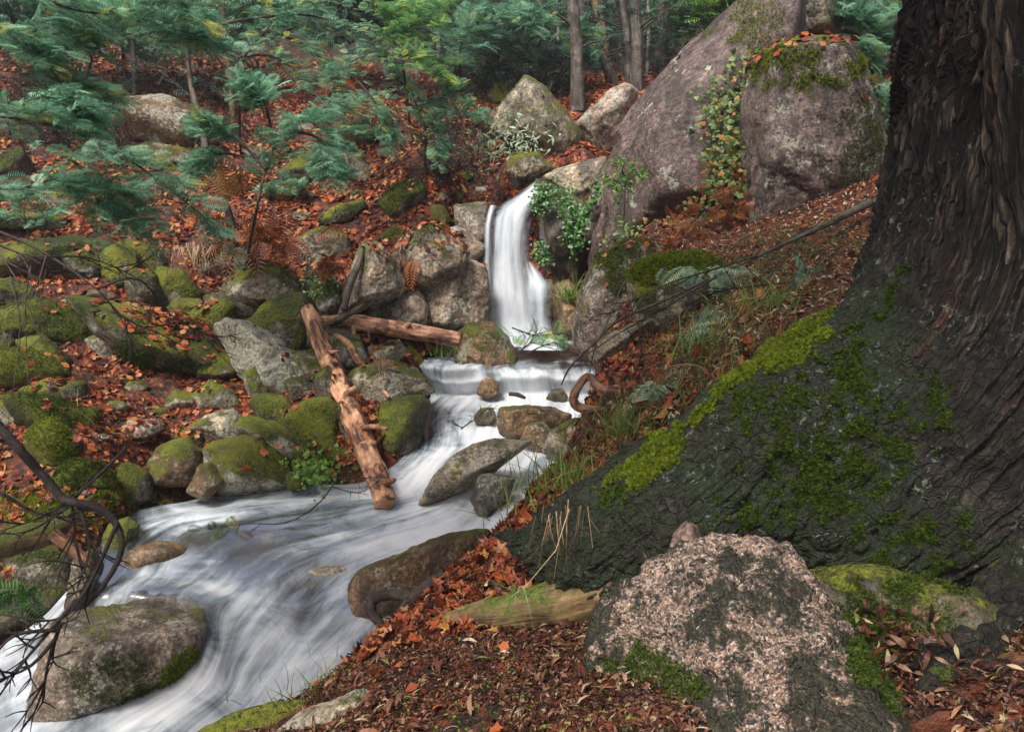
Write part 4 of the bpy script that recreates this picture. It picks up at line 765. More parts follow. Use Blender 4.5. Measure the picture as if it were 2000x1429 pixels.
# near rocks on the bank
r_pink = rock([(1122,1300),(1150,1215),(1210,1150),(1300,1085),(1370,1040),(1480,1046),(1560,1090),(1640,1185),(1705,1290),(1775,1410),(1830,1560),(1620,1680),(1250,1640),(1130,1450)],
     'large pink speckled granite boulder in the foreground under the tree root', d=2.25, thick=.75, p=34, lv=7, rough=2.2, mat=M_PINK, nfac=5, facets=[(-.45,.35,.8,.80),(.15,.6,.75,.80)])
rock([(1306,1100),(1314,1045),(1338,1018),(1362,1026),(1370,1060),(1362,1105)], 'small pink stone wedged between the root and the large granite boulder', d=2.5, thick=1, p=50, lv=5, tint='pinkish', moss=-.2, lichen=.2, cat='stone')
r_hump = rock([(1530,1110),(1640,1140),(1760,1170),(1890,1140),(1960,1200),(1930,1330),(1880,1440),(1760,1450),(1650,1300)], 'dark mossy hump between the large granite boulder and the trunk', d=2.44, thick=.5, moss=.22, lichen=-.2, tint='dark', p=10, lv=6)
rock([(540,1400),(600,1360),(700,1335),(790,1345),(800,1375),(740,1400),(620,1425)], 'pale flat rock showing through the brown leaves at the bottom', d=2.62, thick=.55, moss=.05, lichen=.5, tint='beige', sink=.03)
rock([(350,1470),(400,1412),(470,1388),(560,1378),(640,1385),(660,1430),(560,1480),(430,1510)], 'low mossy stone at the bottom edge of the bank', d=2.72, thick=.5, moss=.5, tint='slate', p=10)
# ---------------------------------------------------------------- the great tree in the foreground
ST = [((968,1030),(985,1078),3.15,.10),((1015,1012),(1030,1110),3.05,.13),((1075,975),(1110,1170),2.95,.20),((1150,928),(1180,1205),2.9,.24),((1225,865),(1265,1165),2.85,.27),((1330,790),(1360,1120),2.85,.30),
      ((1440,697),(1480,1110),2.9,.34),((1560,622),(1590,1170),2.95,.40),((1640,545),(1740,1230),3.0,.46),((1690,440),(1990,1150),3.05,.52),((1722,330),(2180,930),3.1,.56),((1742,200),(2250,720),3.15,.58),((1758,90),(2270,320),3.15,.58),((1768,0),(2280,90),3.15,.58),((1778,-200),(2280,-180),3.15,.57),((1790,-700),(2270,-690),3.15,.55),((1810,-1500),(2260,-1500),3.15,.52)]
UPS = [0,4,10,18,22,26,30,34,38,40,42,44,46,46,46,46,46]
up_ = catmull(np.array([P(s[0][0] + (UPS[i] if i > 7 else UPS[i] * .4), s[0][1] + (UPS[i] * .8 if i <= 9 else 0), s[2]) for i, s in enumerate(ST)]), 720); lo_ = catmull(np.array([P(*s[1], s[2]) for s in ST]), 720); dp = catmull(np.array([[s[3]] for s in ST]), 720)[:, 0]
C_ = (up_ + lo_) / 2; A_ = (up_ - lo_) / 2; B_ = np.array([.10, -1, .05]); B_ = B_ / np.linalg.norm(B_)
th = np.concatenate([np.linspace(-.25, np.pi + .25, 400, endpoint=False), np.linspace(np.pi + .25, 2 * np.pi - .25, 80, endpoint=False)])
ct, st_ = np.cos(th), np.sin(th)
Vt = C_[:, None] + A_[:, None] * (np.sign(ct) * np.abs(ct) ** .85)[None, :, None] + B_ * (dp[:, None] * (np.sign(st_) * np.abs(st_) ** .85)[None])[..., None]
s_ = np.concatenate([[0], np.cumsum(np.linalg.norm(np.diff(C_, axis=0), axis=1))]); Rm = (np.linalg.norm(A_, axis=1) + dp) / 2
aa = th[None] * Rm[:, None]; ss = np.broadcast_to(s_[:, None], aa.shape)
tz = np.gradient(Vt, axis=0); ty = np.gradient(Vt, axis=1); Nt = unit(np.cross(ty, tz))
out = Vt - C_[:, None]; sg = np.sign(np.sum(Nt * out, -1, keepdims=True)); Nt = Nt * sg
tr = sst(.45, .62, np.linspace(0, 1, 720))[:, None]       # 0 root, 1 trunk
warp = .06 * fbm(np.stack([aa * 2, ss * 1.2, aa * 0], -1), 3, 61)
f1 = pn(np.stack([(aa + warp * .6) * 21, ss * 1.3, aa * 0 + 3], -1), 71); f2 = pn(np.stack([(aa + warp * .6) * 44, ss * 2.6, aa * 0 + 8], -1), 72)
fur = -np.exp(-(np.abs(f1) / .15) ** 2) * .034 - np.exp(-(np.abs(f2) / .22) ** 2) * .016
furrow_shade = np.clip(1 + fur / .030, 0, 1)  # painted shade mask: low in the furrows, high on the ridges
lump = .05 * fbm(Vt * 2.2, 3, 81) + .014 * fbm(Vt * 8, 4, 83) + .009 * fbm(Vt * 26, 3, 85)
crk = -np.exp(-(np.abs(pn(np.stack([aa * 7, ss * 11, aa * 0], -1) + warp[..., None] * 8, 91)) / .09) ** 2) * .010
disp = fur * (.25 + .75 * tr) + lump * (1.15 - .75 * tr) + crk * (1 - tr) + .016 * pn(np.stack([aa * 4, ss * .3, aa * 0], -1), 77)
Vt2 = Vt + Nt * disp[..., None]
def mossmask(Vw, L):
    a, b = pix(Vw); m = np.zeros(a.shape)
    for x, y, rx, ry, rot, amt in L:
        c, s = math.cos(rot), math.sin(rot); dx, dy = a - x, b - y; m = np.maximum(m, amt * np.exp(-(((dx * c + dy * s) / rx) ** 2 + ((-dx * s + dy * c) / ry) ** 2)))
    return m
mb = mossmask(Vt2, [(1535,668,90,48,-.4,1.2),(1625,585,60,16,-.9,1.2),(1280,890,75,34,-.75,1.25),(1450,725,70,20,-.65,1.0),(1375,805,60,12,-.7,.8),(1190,935,50,12,-.7,.7),(1670,500,50,10,-1.1,.7)])
mdk = mossmask(Vt2, [(1655,700,40,150,.1,.62),(1600,960,110,45,.1,.6),(1655,850,60,50,0,.6),(1830,780,60,120,-.5,.5),(1500,900,120,60,-.1,.36),(1700,930,120,80,0,.5),(1200,960,80,50,-.6,.4),(1560,780,240,130,0,.5),(1780,1050,170,110,0,.5),(1720,520,70,170,0,.45),(1450,1000,160,60,0,.4),(1640,880,200,160,0,.55)])
nz_ = fbm(Vt2 * 18, 4, 95) * .75 + fbm(Vt2 * 3, 2, 96) * .3
front = sst(.0, .3, -Nt[..., 1]) ; mb = (mb + nz_ * np.clip(mb * 2, 0, 1)) * np.clip(front + Nt[..., 2], 0, 1); mdk = (mdk + nz_ * np.clip(mdk * 2.2, 0, 1) * .95) * front
moss_a = np.clip(np.maximum(mb, mdk * .75), 0, 1); algae = np.clip(.47 - .45 * tr + .1 * nz_, 0, 1) + np.zeros_like(moss_a)
algae = algae + .18 * mossmask(Vt2, [(1720,420,60,260,.1,1)])
tree = thing('old_tree', 'massive old tree with furrowed dark bark and mossy buttress root on the right', 'tree', P(1800, 1150, 2.9))
n720 = 383
def cut(i0, i1, name, lab=None):
    V = Vt2[i0:i1]; n = i1 - i0
    o = mesh_np(name, local(tree, V.reshape(-1, 3)), grid_faces(n, 480, True), M_BARK, uv=np.stack([aa[i0:i1], ss[i0:i1]], -1).reshape(-1, 2), attrs={'moss': moss_a[i0:i1].ravel(), 'algae': algae[i0:i1].ravel(), 'bark': (tr + 0 * algae)[i0:i1].ravel(), 'furrow_shade': (furrow_shade * (.35 + .65 * tr) + .65 * (1 - tr) * .6)[i0:i1].ravel()}, parent=tree)
    if lab: o['label'] = lab
    return o
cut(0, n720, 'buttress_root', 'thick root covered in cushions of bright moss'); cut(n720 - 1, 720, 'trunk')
# ridge of trunk at the frame's right
rid = np.array([P(2060, 1330, 2.55), P(2040, 1180, 2.62), P(2025, 1000, 2.68), P(2030, 700, 2.72), P(2020, 350, 2.72), P(2010, 0, 2.74), P(2010, -500, 2.8)])
V, Fl, uv = tube(rid, [.30, .20, .17, .15, .15, .15, .14], 160, 420, 0)
q = V; uu = uv[:, 0] * 1.0; disp = -np.exp(-(np.abs(pn(np.stack([uu * 17, uv[:, 1] * 1.5, uu * 0], -1), 55)) / .14) ** 2) * .02 - np.exp(-(np.abs(pn(np.stack([uu * 36, uv[:, 1] * 3.4, uu * 0], -1), 56)) / .2) ** 2) * .01 + .02 * fbm(V * 5, 3, 57)
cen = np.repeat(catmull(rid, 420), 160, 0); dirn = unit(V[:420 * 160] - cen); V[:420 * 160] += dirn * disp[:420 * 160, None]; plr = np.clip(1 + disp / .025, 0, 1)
mesh_np('bark_ridge', local(tree, V), Fl, M_BARK, uv=uv, attrs={'moss': uv[:, 0] * 0, 'algae': uv[:, 0] * 0 + .12, 'bark': uv[:, 0] * 0 + 1, 'furrow_shade': plr}, parent=tree)
# lower right flare of the trunk
fl = np.array([P(1640, 1500, 2.0), P(1760, 1400, 2.15), P(1860, 1270, 2.35), P(1960, 1150, 2.6), P(2080, 1000, 2.8)])
fl = np.array([P(1780, 1560, 2.0), P(1850, 1420, 2.1), P(1930, 1300, 2.3), P(2020, 1180, 2.5), P(2100, 1000, 2.7)])
V, Fl, uv = tube(fl, [.08, .13, .15, .19, .22], 120, 200, .18, 5); V = V + unit(V - V.mean(0)) * (.035 * fbm(V * 8, 4, 4) + .010 * fbm(V * 34, 2, 4))[:, None]
mesh_np('lower_root', local(tree, V), Fl, M_BARK, uv=uv * [1, 1], attrs={'moss': np.clip(fbm(V * 9, 4, 8) + .15, 0, 1), 'algae': uv[:, 0] * 0 + .35, 'bark': uv[:, 0] * 0, 'furrow_shade': uv[:, 0] * 0 + .5}, parent=tree)
# snaking surface roots
V, Fl, uv = tube([P(1215, 1130, 2.8), P(1110, 1175, 2.85), P(1000, 1195, 2.95), P(900, 1215, 3.05), P(820, 1245, 3.1), P(760, 1285, 3.05), P(700, 1330, 2.9)], [.12, .095, .072, .058, .045, .03, .012], 40, 160, .12, 3)
mesh_np('surface_root', local(tree, V), Fl, M_ROOT, uv=uv, parent=tree, )
# moss fuzz on the tree
def fuzz(mask, thr, n, mat, size, name, par, V=Vt2, Nn=Nt, seed=0):
    rng = np.random.default_rng(seed); ii = np.argwhere(mask > thr)
    if not len(ii): return
    w = rng.choice(len(ii), n); p = V[ii[w, 0], ii[w, 1]] + rng.normal(0, .004, (n, 3)); nn = Nn[ii[w, 0], ii[w, 1]]
    dr = unit(nn + np.array([0, 0, -.25]) + rng.normal(0, .35, (n, 3))); B = basis(dr, unit(rng.normal(0, 1, (n, 3))))
    o = scatter(name, MOSS, local(par, p), B, size * rng.uniform(.5, 1.3, n), mat, par, rng=rng); o['kind'] = 'stuff'; return o
fuzz(mb, .50, 26000, M_MOSS_B, .016, 'bright_moss', tree, seed=1); fuzz(mdk, .5, 20000, M_MOSS_D, .014, 'dark_moss', tree, seed=2)

# moss cushions on the near rocks
def rock_moss(o, n, size, reg=None, minz=-.2, mat=M_MOSS_D, seed=0, ext=.3):
    V, Nn = rock_surface(o); rng = np.random.default_rng(seed); w = V + np.array(o.location); a, b = pix(w); ok = Nn[:, 2] > minz
    if reg: x, y, rx, ry = reg; ok &= (((a - x) / rx) ** 2 + ((b - y) / ry) ** 2 + 1.3 * fbm(w * (9 if depth(np.array(o.location)) < 4 else 3), 4, seed)) < 1; 
    ix = np.where(ok & (Nn[:, 1] < .3))[0]
    if not len(ix): return
    ix = rng.choice(ix, n); e = np.abs(np.median(np.linalg.norm(np.diff(V[:200], axis=0), axis=1))) * 0 + size
    nn = Nn[ix]; dr = unit(nn + rng.normal(0, .35, (n, 3))); c = scatter('moss', MOSS, V[ix] + rng.normal(0, e * .6, (n, 3)), basis(dr, unit(rng.normal(0, 1, (n, 3)))), size * rng.uniform(.5, 1.3, n), mat, o, rng=rng); c['kind'] = 'stuff'
rock_moss(r_ll, 7000, .024, (355, 1310, 42, 40), -1, M_MOSS_B, 3); rock_moss(r_ll, 6000, .022, (260, 1330, 110, 50), -1, M_MOSS_D, 13)
rock_moss(r_pink, 7000, .013, (1720, 1250, 60, 150), -1, M_MOSS_D, 4); rock_moss(r_hump, 12000, .013, (1740, 1260, 150, 120), -1, M_MOSS_D, 14); leaves_on(r_hump, 70, .045, .1, 3, (1700, 1180, 1860, 1400), M_SCRAP, LANCE); rock_moss(r_pink, 9000, .011, (1240, 1360, 110, 90), -1, M_MOSS_D, 5)
rock_moss(r_ledge, 12000, .03, (1325, 520, 120, 34), -.5, M_MOSS_B, 6); rock_moss(r_low, 5000, .03, (1235, 520, 60, 60), -.2, M_MOSS_D, 11); rock_moss(r_slab, 4000, .035, (1480, 60, 50, 90), -.2, M_MOSS_B, 12)
rock_moss(r_long, 9000, .035, (390, 735, 110, 34), -1, M_MOSS_D, 7); rock_moss(r_long, 5000, .035, (270, 680, 40, 50), -1, M_MOSS_D, 8)
rock_moss(r_big, 6000, .04, (1570, 130, 120, 40), .1, M_MOSS_B, 9); rock_moss(r_big, 5000, .035, (1680, 300, 40, 130), -1, M_MOSS_D, 10)
for o in ROCKS:
    if o['moss'] > .6 and o is not r_long: rock_moss(o, 3000 if o.location.y > 4 else 9000, .026 if o.location.y > 4 else .011, None, .1, M_MOSS_B if o['moss'] > .7 else M_MOSS_D, int(o['moss'] * 99))
# ---------------------------------------------------------------- fallen leaves
rng = np.random.default_rng(42)
def ground_pts(n, r0, r1, a0, a1, pw=1.0):
    """scatter over the ground, thinner with distance"""
    u = np.radians(rng.uniform(a0, a1, n)); r = r0 * (r1 / r0) ** rng.random(n) if pw == 1.0 else (r0 ** pw + rng.random(n) * (r1 ** pw - r0 ** pw)) ** (1 / pw)
    x, y = r * np.sin(u), r * np.cos(u); return np.stack([x, y, gz(x, y)], -1)
def in_stream(p):
    """true where the water surface stands over the ground"""
    A = catmull(netP, 90); A = np.swapaxes(catmull(np.swapaxes(A, 0, 1), 20), 0, 1).reshape(-1, 3)
    o = np.zeros(len(p), bool)
    for i in range(0, len(p), 4000):
        q = p[i:i + 4000]; d2 = (q[:, None, 0] - A[None, :, 0]) ** 2 + (q[:, None, 1] - A[None, :, 1]) ** 2; k = d2.argmin(1); o[i:i + 4000] = (d2[np.arange(len(q)), k] < .09) & (q[:, 2] < A[k, 2] + .03)
    return o
def lay(p, tilt=.35, lift=.012):
    n = len(p); nn = unit(gnormal(p[:, 0], p[:, 1]) + rng.normal(0, tilt, (n, 3))); return p + nn * lift, basis(np.cross(nn, unit(rng.normal(0, 1, (n, 3)))), nn)
def keep_noise(p, f=1.1, thr=-.15, seed=7): return fbm(p * np.array([f, f, 0]), 3, seed) > thr
# left slope and beyond
p = ground_pts(82000, 7.0, 24, -42, 12, 1.3); a, b = pix(p)
p = p[keep_noise(p, 1.3, -.16) & ~in_stream(p) & (p[:, 2] > -3.3)]
far = depth(p) > 13.0
p1, B1 = lay(p[~far], .45)
for k in range(4):
    lob = scatter('fallen_leaves', LEAVES[k], p1[k::4], B1[k::4], rng.uniform(.05, .13, len(p1[k::4])), M_LITTER, ground, rng=rng); lob['kind'] = 'stuff'
p2, B2 = lay(p[far]); s2 = scatter('distant_fallen_leaves', DIAM, p2, B2, rng.uniform(.09, .17, len(p2)), M_LITTER, ground, rng=rng); s2['kind'] = 'stuff'
# right bank, middle distance
p = ground_pts(34000, 3.6, 13, 3, 42, 1.2); p = p[~in_stream(p) & keep_noise(p, 2.0, -.3, 9)]
p1, B1 = lay(p, .5); s3 = scatter('bank_leaf_scraps', LANCE, p1, B1, np.stack([rng.uniform(.025, .075, len(p1))] * 3, -1) * np.array([1.5, 1, 1]), M_BANK, ground, rng=rng); s3['kind'] = 'stuff'
p = ground_pts(2600, 3.4, 12, 0, 40, 1.1); p = p[~in_stream(p) & keep_noise(p, 1.4, .02, 12)]
p1, B1 = lay(p, .5); s3 = scatter('bank_fallen_leaves', LEAVES[1], p1, B1, rng.uniform(.05, .11, len(p1)), M_LITTER, ground, rng=rng); s3['kind'] = 'stuff'
# foreground bank
p = ground_pts(90000, 1.5, 4.6, -22, 42, 1.6); p = p[(p[:, 2] > -2.0)]; p = p[keep_noise(p, 3.5, -.35, 33)]
p1, B1 = lay(p, .5, .008); nq = len(p1)
for k, (tm, a_, b_, ws) in enumerate(((LANCE, .010, .034, 1.3), (t_leaf(8, 3), .010, .030, 1.0), (t_lance(.05), .015, .05, 1.0), (LEAVES[3], .010, .026, 1.0), (t_lance(.16), .008, .022, 1.2))):
    m_ = len(p1[k::5]); s4 = scatter('foreground_leaf_scraps', tm, p1[k::5], B1[k::5], rng.uniform(a_, b_, m_)[:, None] * np.array([[ws, 1, 1.2]]), M_SCRAP, ground, rng=rng); s4['kind'] = 'stuff'
p = ground_pts(9000, 2.6, 4.8, -22, 12, 1.6); p = p[(p[:, 2] > -1.95)]; a, b = pix(p); p = p[(b < 1290 - (a - 700) * .25)]
p1, B1 = lay(p, .6, .012); s5 = scatter('orange_bank_leaves', LEAVES[3], p1, B1, rng.uniform(.03, .08, len(p1)), M_LITTER, ground, rng=rng); s5['kind'] = 'stuff'
p = ground_pts(520, 1.9, 4.0, -20, 40, 1.4); p = p[p[:, 2] > -2.0]; p1, B1 = lay(p, .6, .02); s6 = scatter('foreground_dry_leaves', t_lance(.12), p1, B1, rng.uniform(.03, .07, len(p1)), M_BANK, ground, rng=rng); s6['kind'] = 'stuff'
# the leaves that show largest are pieces of their own
big = np.vstack([ground_pts(420, 1.9, 4.2, -18, 38, 1.4), ground_pts(700, 8.0, 12, -38, -3, 1.2), ground_pts(120, 4.2, 8, 4, 22)])
big = big[~in_stream(big)]; a, b = pix(big); big = big[(a > -20) & (a < 2020) & (b > 0) & (b < 1450)]; sz = np.where(depth(big) < 4.4, rng.uniform(.035, .065, len(big)), rng.uniform(.12, .17, len(big)))
order = np.argsort(-sz / depth(big))[:300]; big, sz = big[order], sz[order]; pb, Bb = lay(big, .35, .02)
I1 = np.eye(3)[None]
def leaf_mesh(tm, mat, k, nm='leaf'): return scatter(nm, tm, np.zeros((1, 3)), I1, [1.0], mat, rnd=np.array([k]), link=False)
LM = [leaf_mesh(LEAVES[i % 4], M_LITTER, k) for i, k in enumerate((.2, .35, .5, .6, .7, .8, .9, .97))]; LN = [leaf_mesh(t_lance(.13), M_SCRAP, k) for k in (.2, .45, .6, .75, .9, .97, 1.0)]
from mathutils import Matrix
def put(me, pos, B, s, parent, name, world_parent=None):
    o = bpy.data.objects.new(name, me); COL.objects.link(o); o.parent = parent
    M = Matrix([[*(B[i] * s), pos[i]] for i in range(3)] + [[0, 0, 0, 1]]); o.matrix_local = M; return o
for i in range(len(big)):
    nearb = bool(depth(big[i]) < 4.4 and (rng.random() < .8 or big[i][0] > .1)); put(random.Random(i).choice(LN if nearb else LM), pb[i], Bb[i], float(sz[i]) * (1.1 if nearb else 1), ground, 'leaf')
# leaves lying on rocks
leaves_on(r_long, 420, .14, .5, 1); leaves_on(r_cl, 260, .14, .5, 2); leaves_on(r_cl2, 120, .12, .6, 3); leaves_on(r_mb, 14, .16, .3, 4); leaves_on(r_big, 320, .12, .45, 5); leaves_on(r_slab, 60, .1, .75, 6); leaves_on(r_pyr, 20, .12, .3, 7); leaves_on(r_ledge, 60, .09, .3, 8); leaves_on(r_low, 60, .1, .6, 9)
for k, o in enumerate(ROCKS):
    if o.name.startswith('boulder') and o.location.x < -.5 and o not in (r_long, r_cl, r_cl2, r_mb) and k % 2 == 0 and o.location.z > -2.9 and o.location.y > 6: leaves_on(o, 26, .12, .55, k)

# ---------------------------------------------------------------- logs and dead branches
def log(name, label, pts, radii, mat, cat='log', seg=22, n=120, rough=.1, stubs=(), part='stem'):
    t = thing(name, label, cat, pts[0]); V, Fl, uv = tube(pts, radii, seg, n, rough, int(abs(pts[0][0]) * 100)); mesh_np(part, local(t, V), Fl, mat, uv=uv, parent=t)
    for s in stubs:
        V, Fl, uv = tube(s[0], s[1], 9, 14, .15, 3); mesh_np('branch_stub', local(t, V), Fl, mat, uv=uv, parent=t)
    return t
d1, d2 = 10.6, 9.25
log('fallen_log', 'bare orange log leaning upright with its foot in the stream', [P(600,603,11.6), P(622,655,11.3), P(652,730,10.9), P(690,820,10.3), P(722,895,9.8), P(748,962,9.3), P(752,985,9.15)], [.095,.13,.145,.148,.14,.135,.125], M_LOG, rough=.20, n=200, seg=30,
    stubs=[([P(700,836,10.1), P(728,833,9.9), P(757,838,9.8)], [.04,.035,.02]), ([P(640,690,11.0), P(660,685,10.8)], [.05,.01]), ([P(668,778,10.5), P(690,760,10.4), P(697,757,10.35)], [.06,.045,.02]), ([P(735,945,9.35), P(758,940,9.2), P(772,936,9.1)], [.06,.05,.02]), ([P(716,870,9.9), P(735,864,9.8)], [.05,.02]), ([P(683,885,9.9), P(672,888,9.8)], [.05,.03])])
log('fallen_log', 'brown log lying nearly level in front of the waterfall cliff', [P(580,630,12.3), P(640,630,12.2), P(700,632,12.1), P(790,645,12.0), P(850,655,11.9), P(900,664,11.85)], [.075,.115,.13,.13,.125,.115], M_LOGB, rough=.17, n=160, seg=28,
    stubs=[([P(690,636,12), P(692,665,11.9), P(694,690,11.8)], [.04,.03,.012]), ([P(720,640,12), P(722,668,11.95)], [.03,.008]), ([P(795,640,11.9), P(802,632,11.8)], [.05,.02]), ([P(596,622,12.1), P(602,605,12.0)], [.07,.05])])
log('dead_branch', 'bent bare branch sloping down below the crossing logs', [P(655,655,11.6), P(680,672,11.5), P(700,705,11.3), P(735,745,11.0), P(760,776,10.8)], [.05,.055,.05,.045,.02], M_LOG, 'branch', 12, 60)
log('dead_branch', 'short broken branch on the end of the level log', [P(630,640,12.0), P(660,625,11.9), P(690,608,11.9), P(708,596,11.9)], [.06,.06,.045,.02], M_TRUNK, 'branch', 10, 40)
log('dead_branch', 'leaning mossy grey branch propped against the pale faced boulder', [P(672,606,11.8), P(682,560,11.9), P(700,515,12.1), P(708,482,12.3)], [.05,.06,.055,.03], M_TRUNK, 'branch', 10, 40)
log('dead_branch', 'dark mossy log tangled with twigs at the lower left bank', [P(-60,1068,5.6), P(40,1052,5.7), P(100,1038,5.8), P(140,1008,5.95), P(185,968,6.2)], [.13,.11,.09,.055,.02], M_ROOT, 'branch', 18, 90)
log('dead_branch', 'short orange splintered branch hanging over the stream', [P(103,1042,5.6), P(140,1070,5.6), P(178,1103,5.6)], [.045,.04,.03], M_LOG, 'branch', 12, 40)
log('dead_branch', 'thick curved branch arching over the lower left water', [P(-10,825,5.4), P(40,880,5.4), P(90,935,5.45), P(125,975,5.4), P(170,985,5.3), P(212,1005,5.25), P(236,1045,5.2), P(232,1090,5.15), P(200,1145,5.1), P(163,1188,5.1)], [.036,.033,.03,.032,.026,.024,.022,.02,.016,.008], M_TWIG, 'branch', 12, 140, .08)
log('dead_branch', 'gnarled brown root curling out of the right bank', [P(1215,765,6.6), P(1175,760,6.7), P(1150,735,6.9), P(1130,755,6.9), P(1120,780,6.9), P(1135,797,6.9), P(1175,797,6.7)], [.05,.042,.035,.04,.042,.045,.02], M_LOGB, 'branch', 14, 110, .2)
log('dead_branch', 'dark bent root looping over the lower right stream edge', [P(870,1120,3.85), P(815,1160,3.85), P(770,1215,3.85), P(745,1250,3.75), P(735,1262,3.7)], [.03,.03,.028,.03,.012], M_TWIG, 'branch', 12, 90, .1,
    stubs=[([P(806,1165,3.85), P(760,1160,3.95), P(728,1172,4.0), P(724,1195,3.95), P(748,1222,3.85)], [.028,.03,.03,.028,.02]), ([P(780,1195,3.8), P(800,1205,3.75)], [.02,.008])])
log('dead_branch', 'long dark branch reaching from the right bank down to the first cascade', [P(1700,395,8.2), P(1600,445,8.0), P(1480,500,7.9), P(1300,585,7.8), P(1210,625,7.9), P(1160,670,8.0), P(1115,715,8.2), P(1096,752,8.3)], [.05,.03,.018,.015,.014,.014,.012,.006], M_TRUNK, 'branch', 9, 120, .08)
log('dead_branch', 'thin grey branch rising from the bank over the weathered boulder', [P(1160,675,8.4), P(1190,620,8.8), P(1215,560,8.9), P(1240,530,8.8)], [.014,.012,.01,.006], M_TWIGL, 'branch', 7, 40)
def twiggy(name, label, mains, mat=M_TWIG, cat='branch', nsub=5, sub=.35, seed=0, r0=.010):
    rg = np.random.default_rng(seed); t = thing(name, label, cat, mains[0][0])
    for m in mains:
        m = np.asarray(m); c = catmull(m, 24); paths = [(m, r0, r0 * .3)]
        for k in range(nsub):
            i = rg.integers(5, 22); d0 = unit(c[i + 1] - c[i - 1]); v = unit(d0 + rg.normal(0, .6, 3)); L = sub * rg.uniform(.4, 1.2)
            e1 = c[i] + v * L * .5; e2 = e1 + unit(v + rg.normal(0, .35, 3)) * L * .5; paths.append(([c[i], e1, e2], r0 * .55, r0 * .15))
            for _ in range(2):
                w = unit(v + rg.normal(0, .7, 3)); paths.append(([e1, e1 + w * L * .25, e1 + w * L * .45 + np.array([0, 0, -.02])], r0 * .32, r0 * .12))
        V, Fl, uv = twig_parts(paths); o = mesh_np('twig', local(t, V), Fl, mat, uv=uv, parent=t); o['kind'] = 'stuff'
    return t
twiggy('dead_branch', 'forked dark twigs trailing in the bottom left corner water', [[P(230,1020,5.2), P(190,1110,5.1), P(155,1170,5.0), P(110,1210,4.95), P(0,1200,4.9)], [P(150,1170,5.0), P(90,1240,4.9), P(40,1300,4.8), P(-10,1370,4.8)], [P(120,1215,4.95), P(95,1290,4.9), P(82,1375,4.85)], [P(110,1230,4.9), P(30,1240,4.8), P(-20,1290,4.7)], [P(110,1245,4.9), P(60,1300,4.8), P(-10,1330,4.7)]], seed=3, r0=.016, nsub=6)
twiggy('dead_branch', 'tangle of thin bare twigs above the mossy lower left log', [[P(250,870,5.6), P(180,940,5.5), P(100,1000,5.4), P(-10,1040,5.3)], [P(0,960,5.3), P(70,1000,5.4), P(150,1010,5.4), P(235,1003,5.4)], [P(180,930,5.6), P(130,990,5.5), P(60,1035,5.4), P(10,1042,5.4)], [P(155,990,5.4), P(175,1060,5.3), P(165,1110,5.2), P(150,1150,5.1)], [P(140,965,5.5), P(145,1040,5.4), P(148,1055,5.4)]], seed=4, r0=.014, nsub=5)
twiggy('dead_branch', 'long thin branch slanting across the mossy rocks on the left', [[P(-30,440,8.2), P(80,490,8.1), P(190,565,8.0), P(240,620,8.0), P(330,660,8.0), P(420,718,8.0)], [P(190,565,8.0), P(270,545,8.1), P(340,620,8.2), P(430,665,8.2)], [P(-20,470,7.6), P(60,500,7.6), P(180,505,7.6), P(300,560,7.7)]], seed=5, r0=.014, nsub=7, sub=.6)
twiggy('dead_branch', 'dry drooping twigs hanging at the left edge over the green boulder', [[P(-10,480,6.5), P(40,560,6.4), P(70,640,6.4), P(84,662,6.4)], [P(20,540,6.5), P(40,640,6.4), P(25,760,6.4)], [P(60,520,6.6), P(50,600,6.5), P(55,760,6.4)], [P(90,500,6.6), P(60,580,6.5), P(0,600,6.5)], [P(-10,500,6.5), P(100,560,6.5), P(110,600,6.5)]], mat=M_TWIGL, seed=6, r0=.008, nsub=5, sub=.3)
twiggy('dead_branch', 'thin arching twig with a few leaves over the middle of the stream', [[P(655,940,7.0), P(620,985,6.9), P(560,1020,6.8), P(480,1022,6.8), P(420,1030,6.8)]], seed=7, r0=.008, nsub=3, sub=.18)
twiggy('dead_branch', 'spray of thin twigs caught at the foot of the leaning log', [[P(640,930,8.6), P(700,935,8.6), P(760,925,8.6)], [P(650,950,8.6), P(700,962,8.6), P(740,940,8.6)]], seed=8, r0=.008, nsub=6, sub=.3)
twiggy('dead_branch', 'brushwood caught behind the rounded stream boulder', [[P(1000,640,12.2), P(1050,655,12.2), P(1110,650,12.3)], [P(1010,690,12.1), P(1040,665,12.2), P(1060,640,12.2)], [P(1030,690,12.1), P(1080,670,12.2), P(1120,690,12.3)]], seed=9, r0=.014, nsub=7, sub=.5)
twiggy('dead_branch', 'bundle of crossing twigs on the right bank below the mossy ledge', [[P(1480,500,7.4), P(1380,530,7.6), P(1290,560,7.8), P(1180,620,8.0)], [P(1400,540,7.2), P(1300,600,7.5), P(1210,650,7.8), P(1150,690,8)], [P(1520,560,6.6), P(1450,610,6.6), P(1350,620,6.8), P(1290,640,7)], [P(1560,550,6.5), P(1420,565,6.7), P(1330,600,7)]], seed=10, r0=.012, nsub=9, sub=.5)
twiggy('dead_branch', 'small branching twig standing in the cascade spray', [[P(900,838,9.8), P(930,815,9.8), P(960,790,9.8)], [P(905,835,9.8), P(890,830,9.8)]], seed=11, r0=.01, nsub=4, sub=.2)
twiggy('dead_branch', 'dark stick lying on the leafy foreground bank', [[P(690,1340,2.8), P(780,1290,2.9), P(870,1265,2.95)]], seed=12, r0=.012, nsub=1, sub=.1)
twiggy('dead_branch', 'thin bare stems rising from the leaning log rocks', [[P(587,598,11.5), P(594,555,11.6), P(622,530,11.7)], [P(594,560,11.6), P(600,510,11.7), P(612,490,11.8)]], mat=M_TWIGL, seed=13, r0=.010, nsub=3, sub=.3)
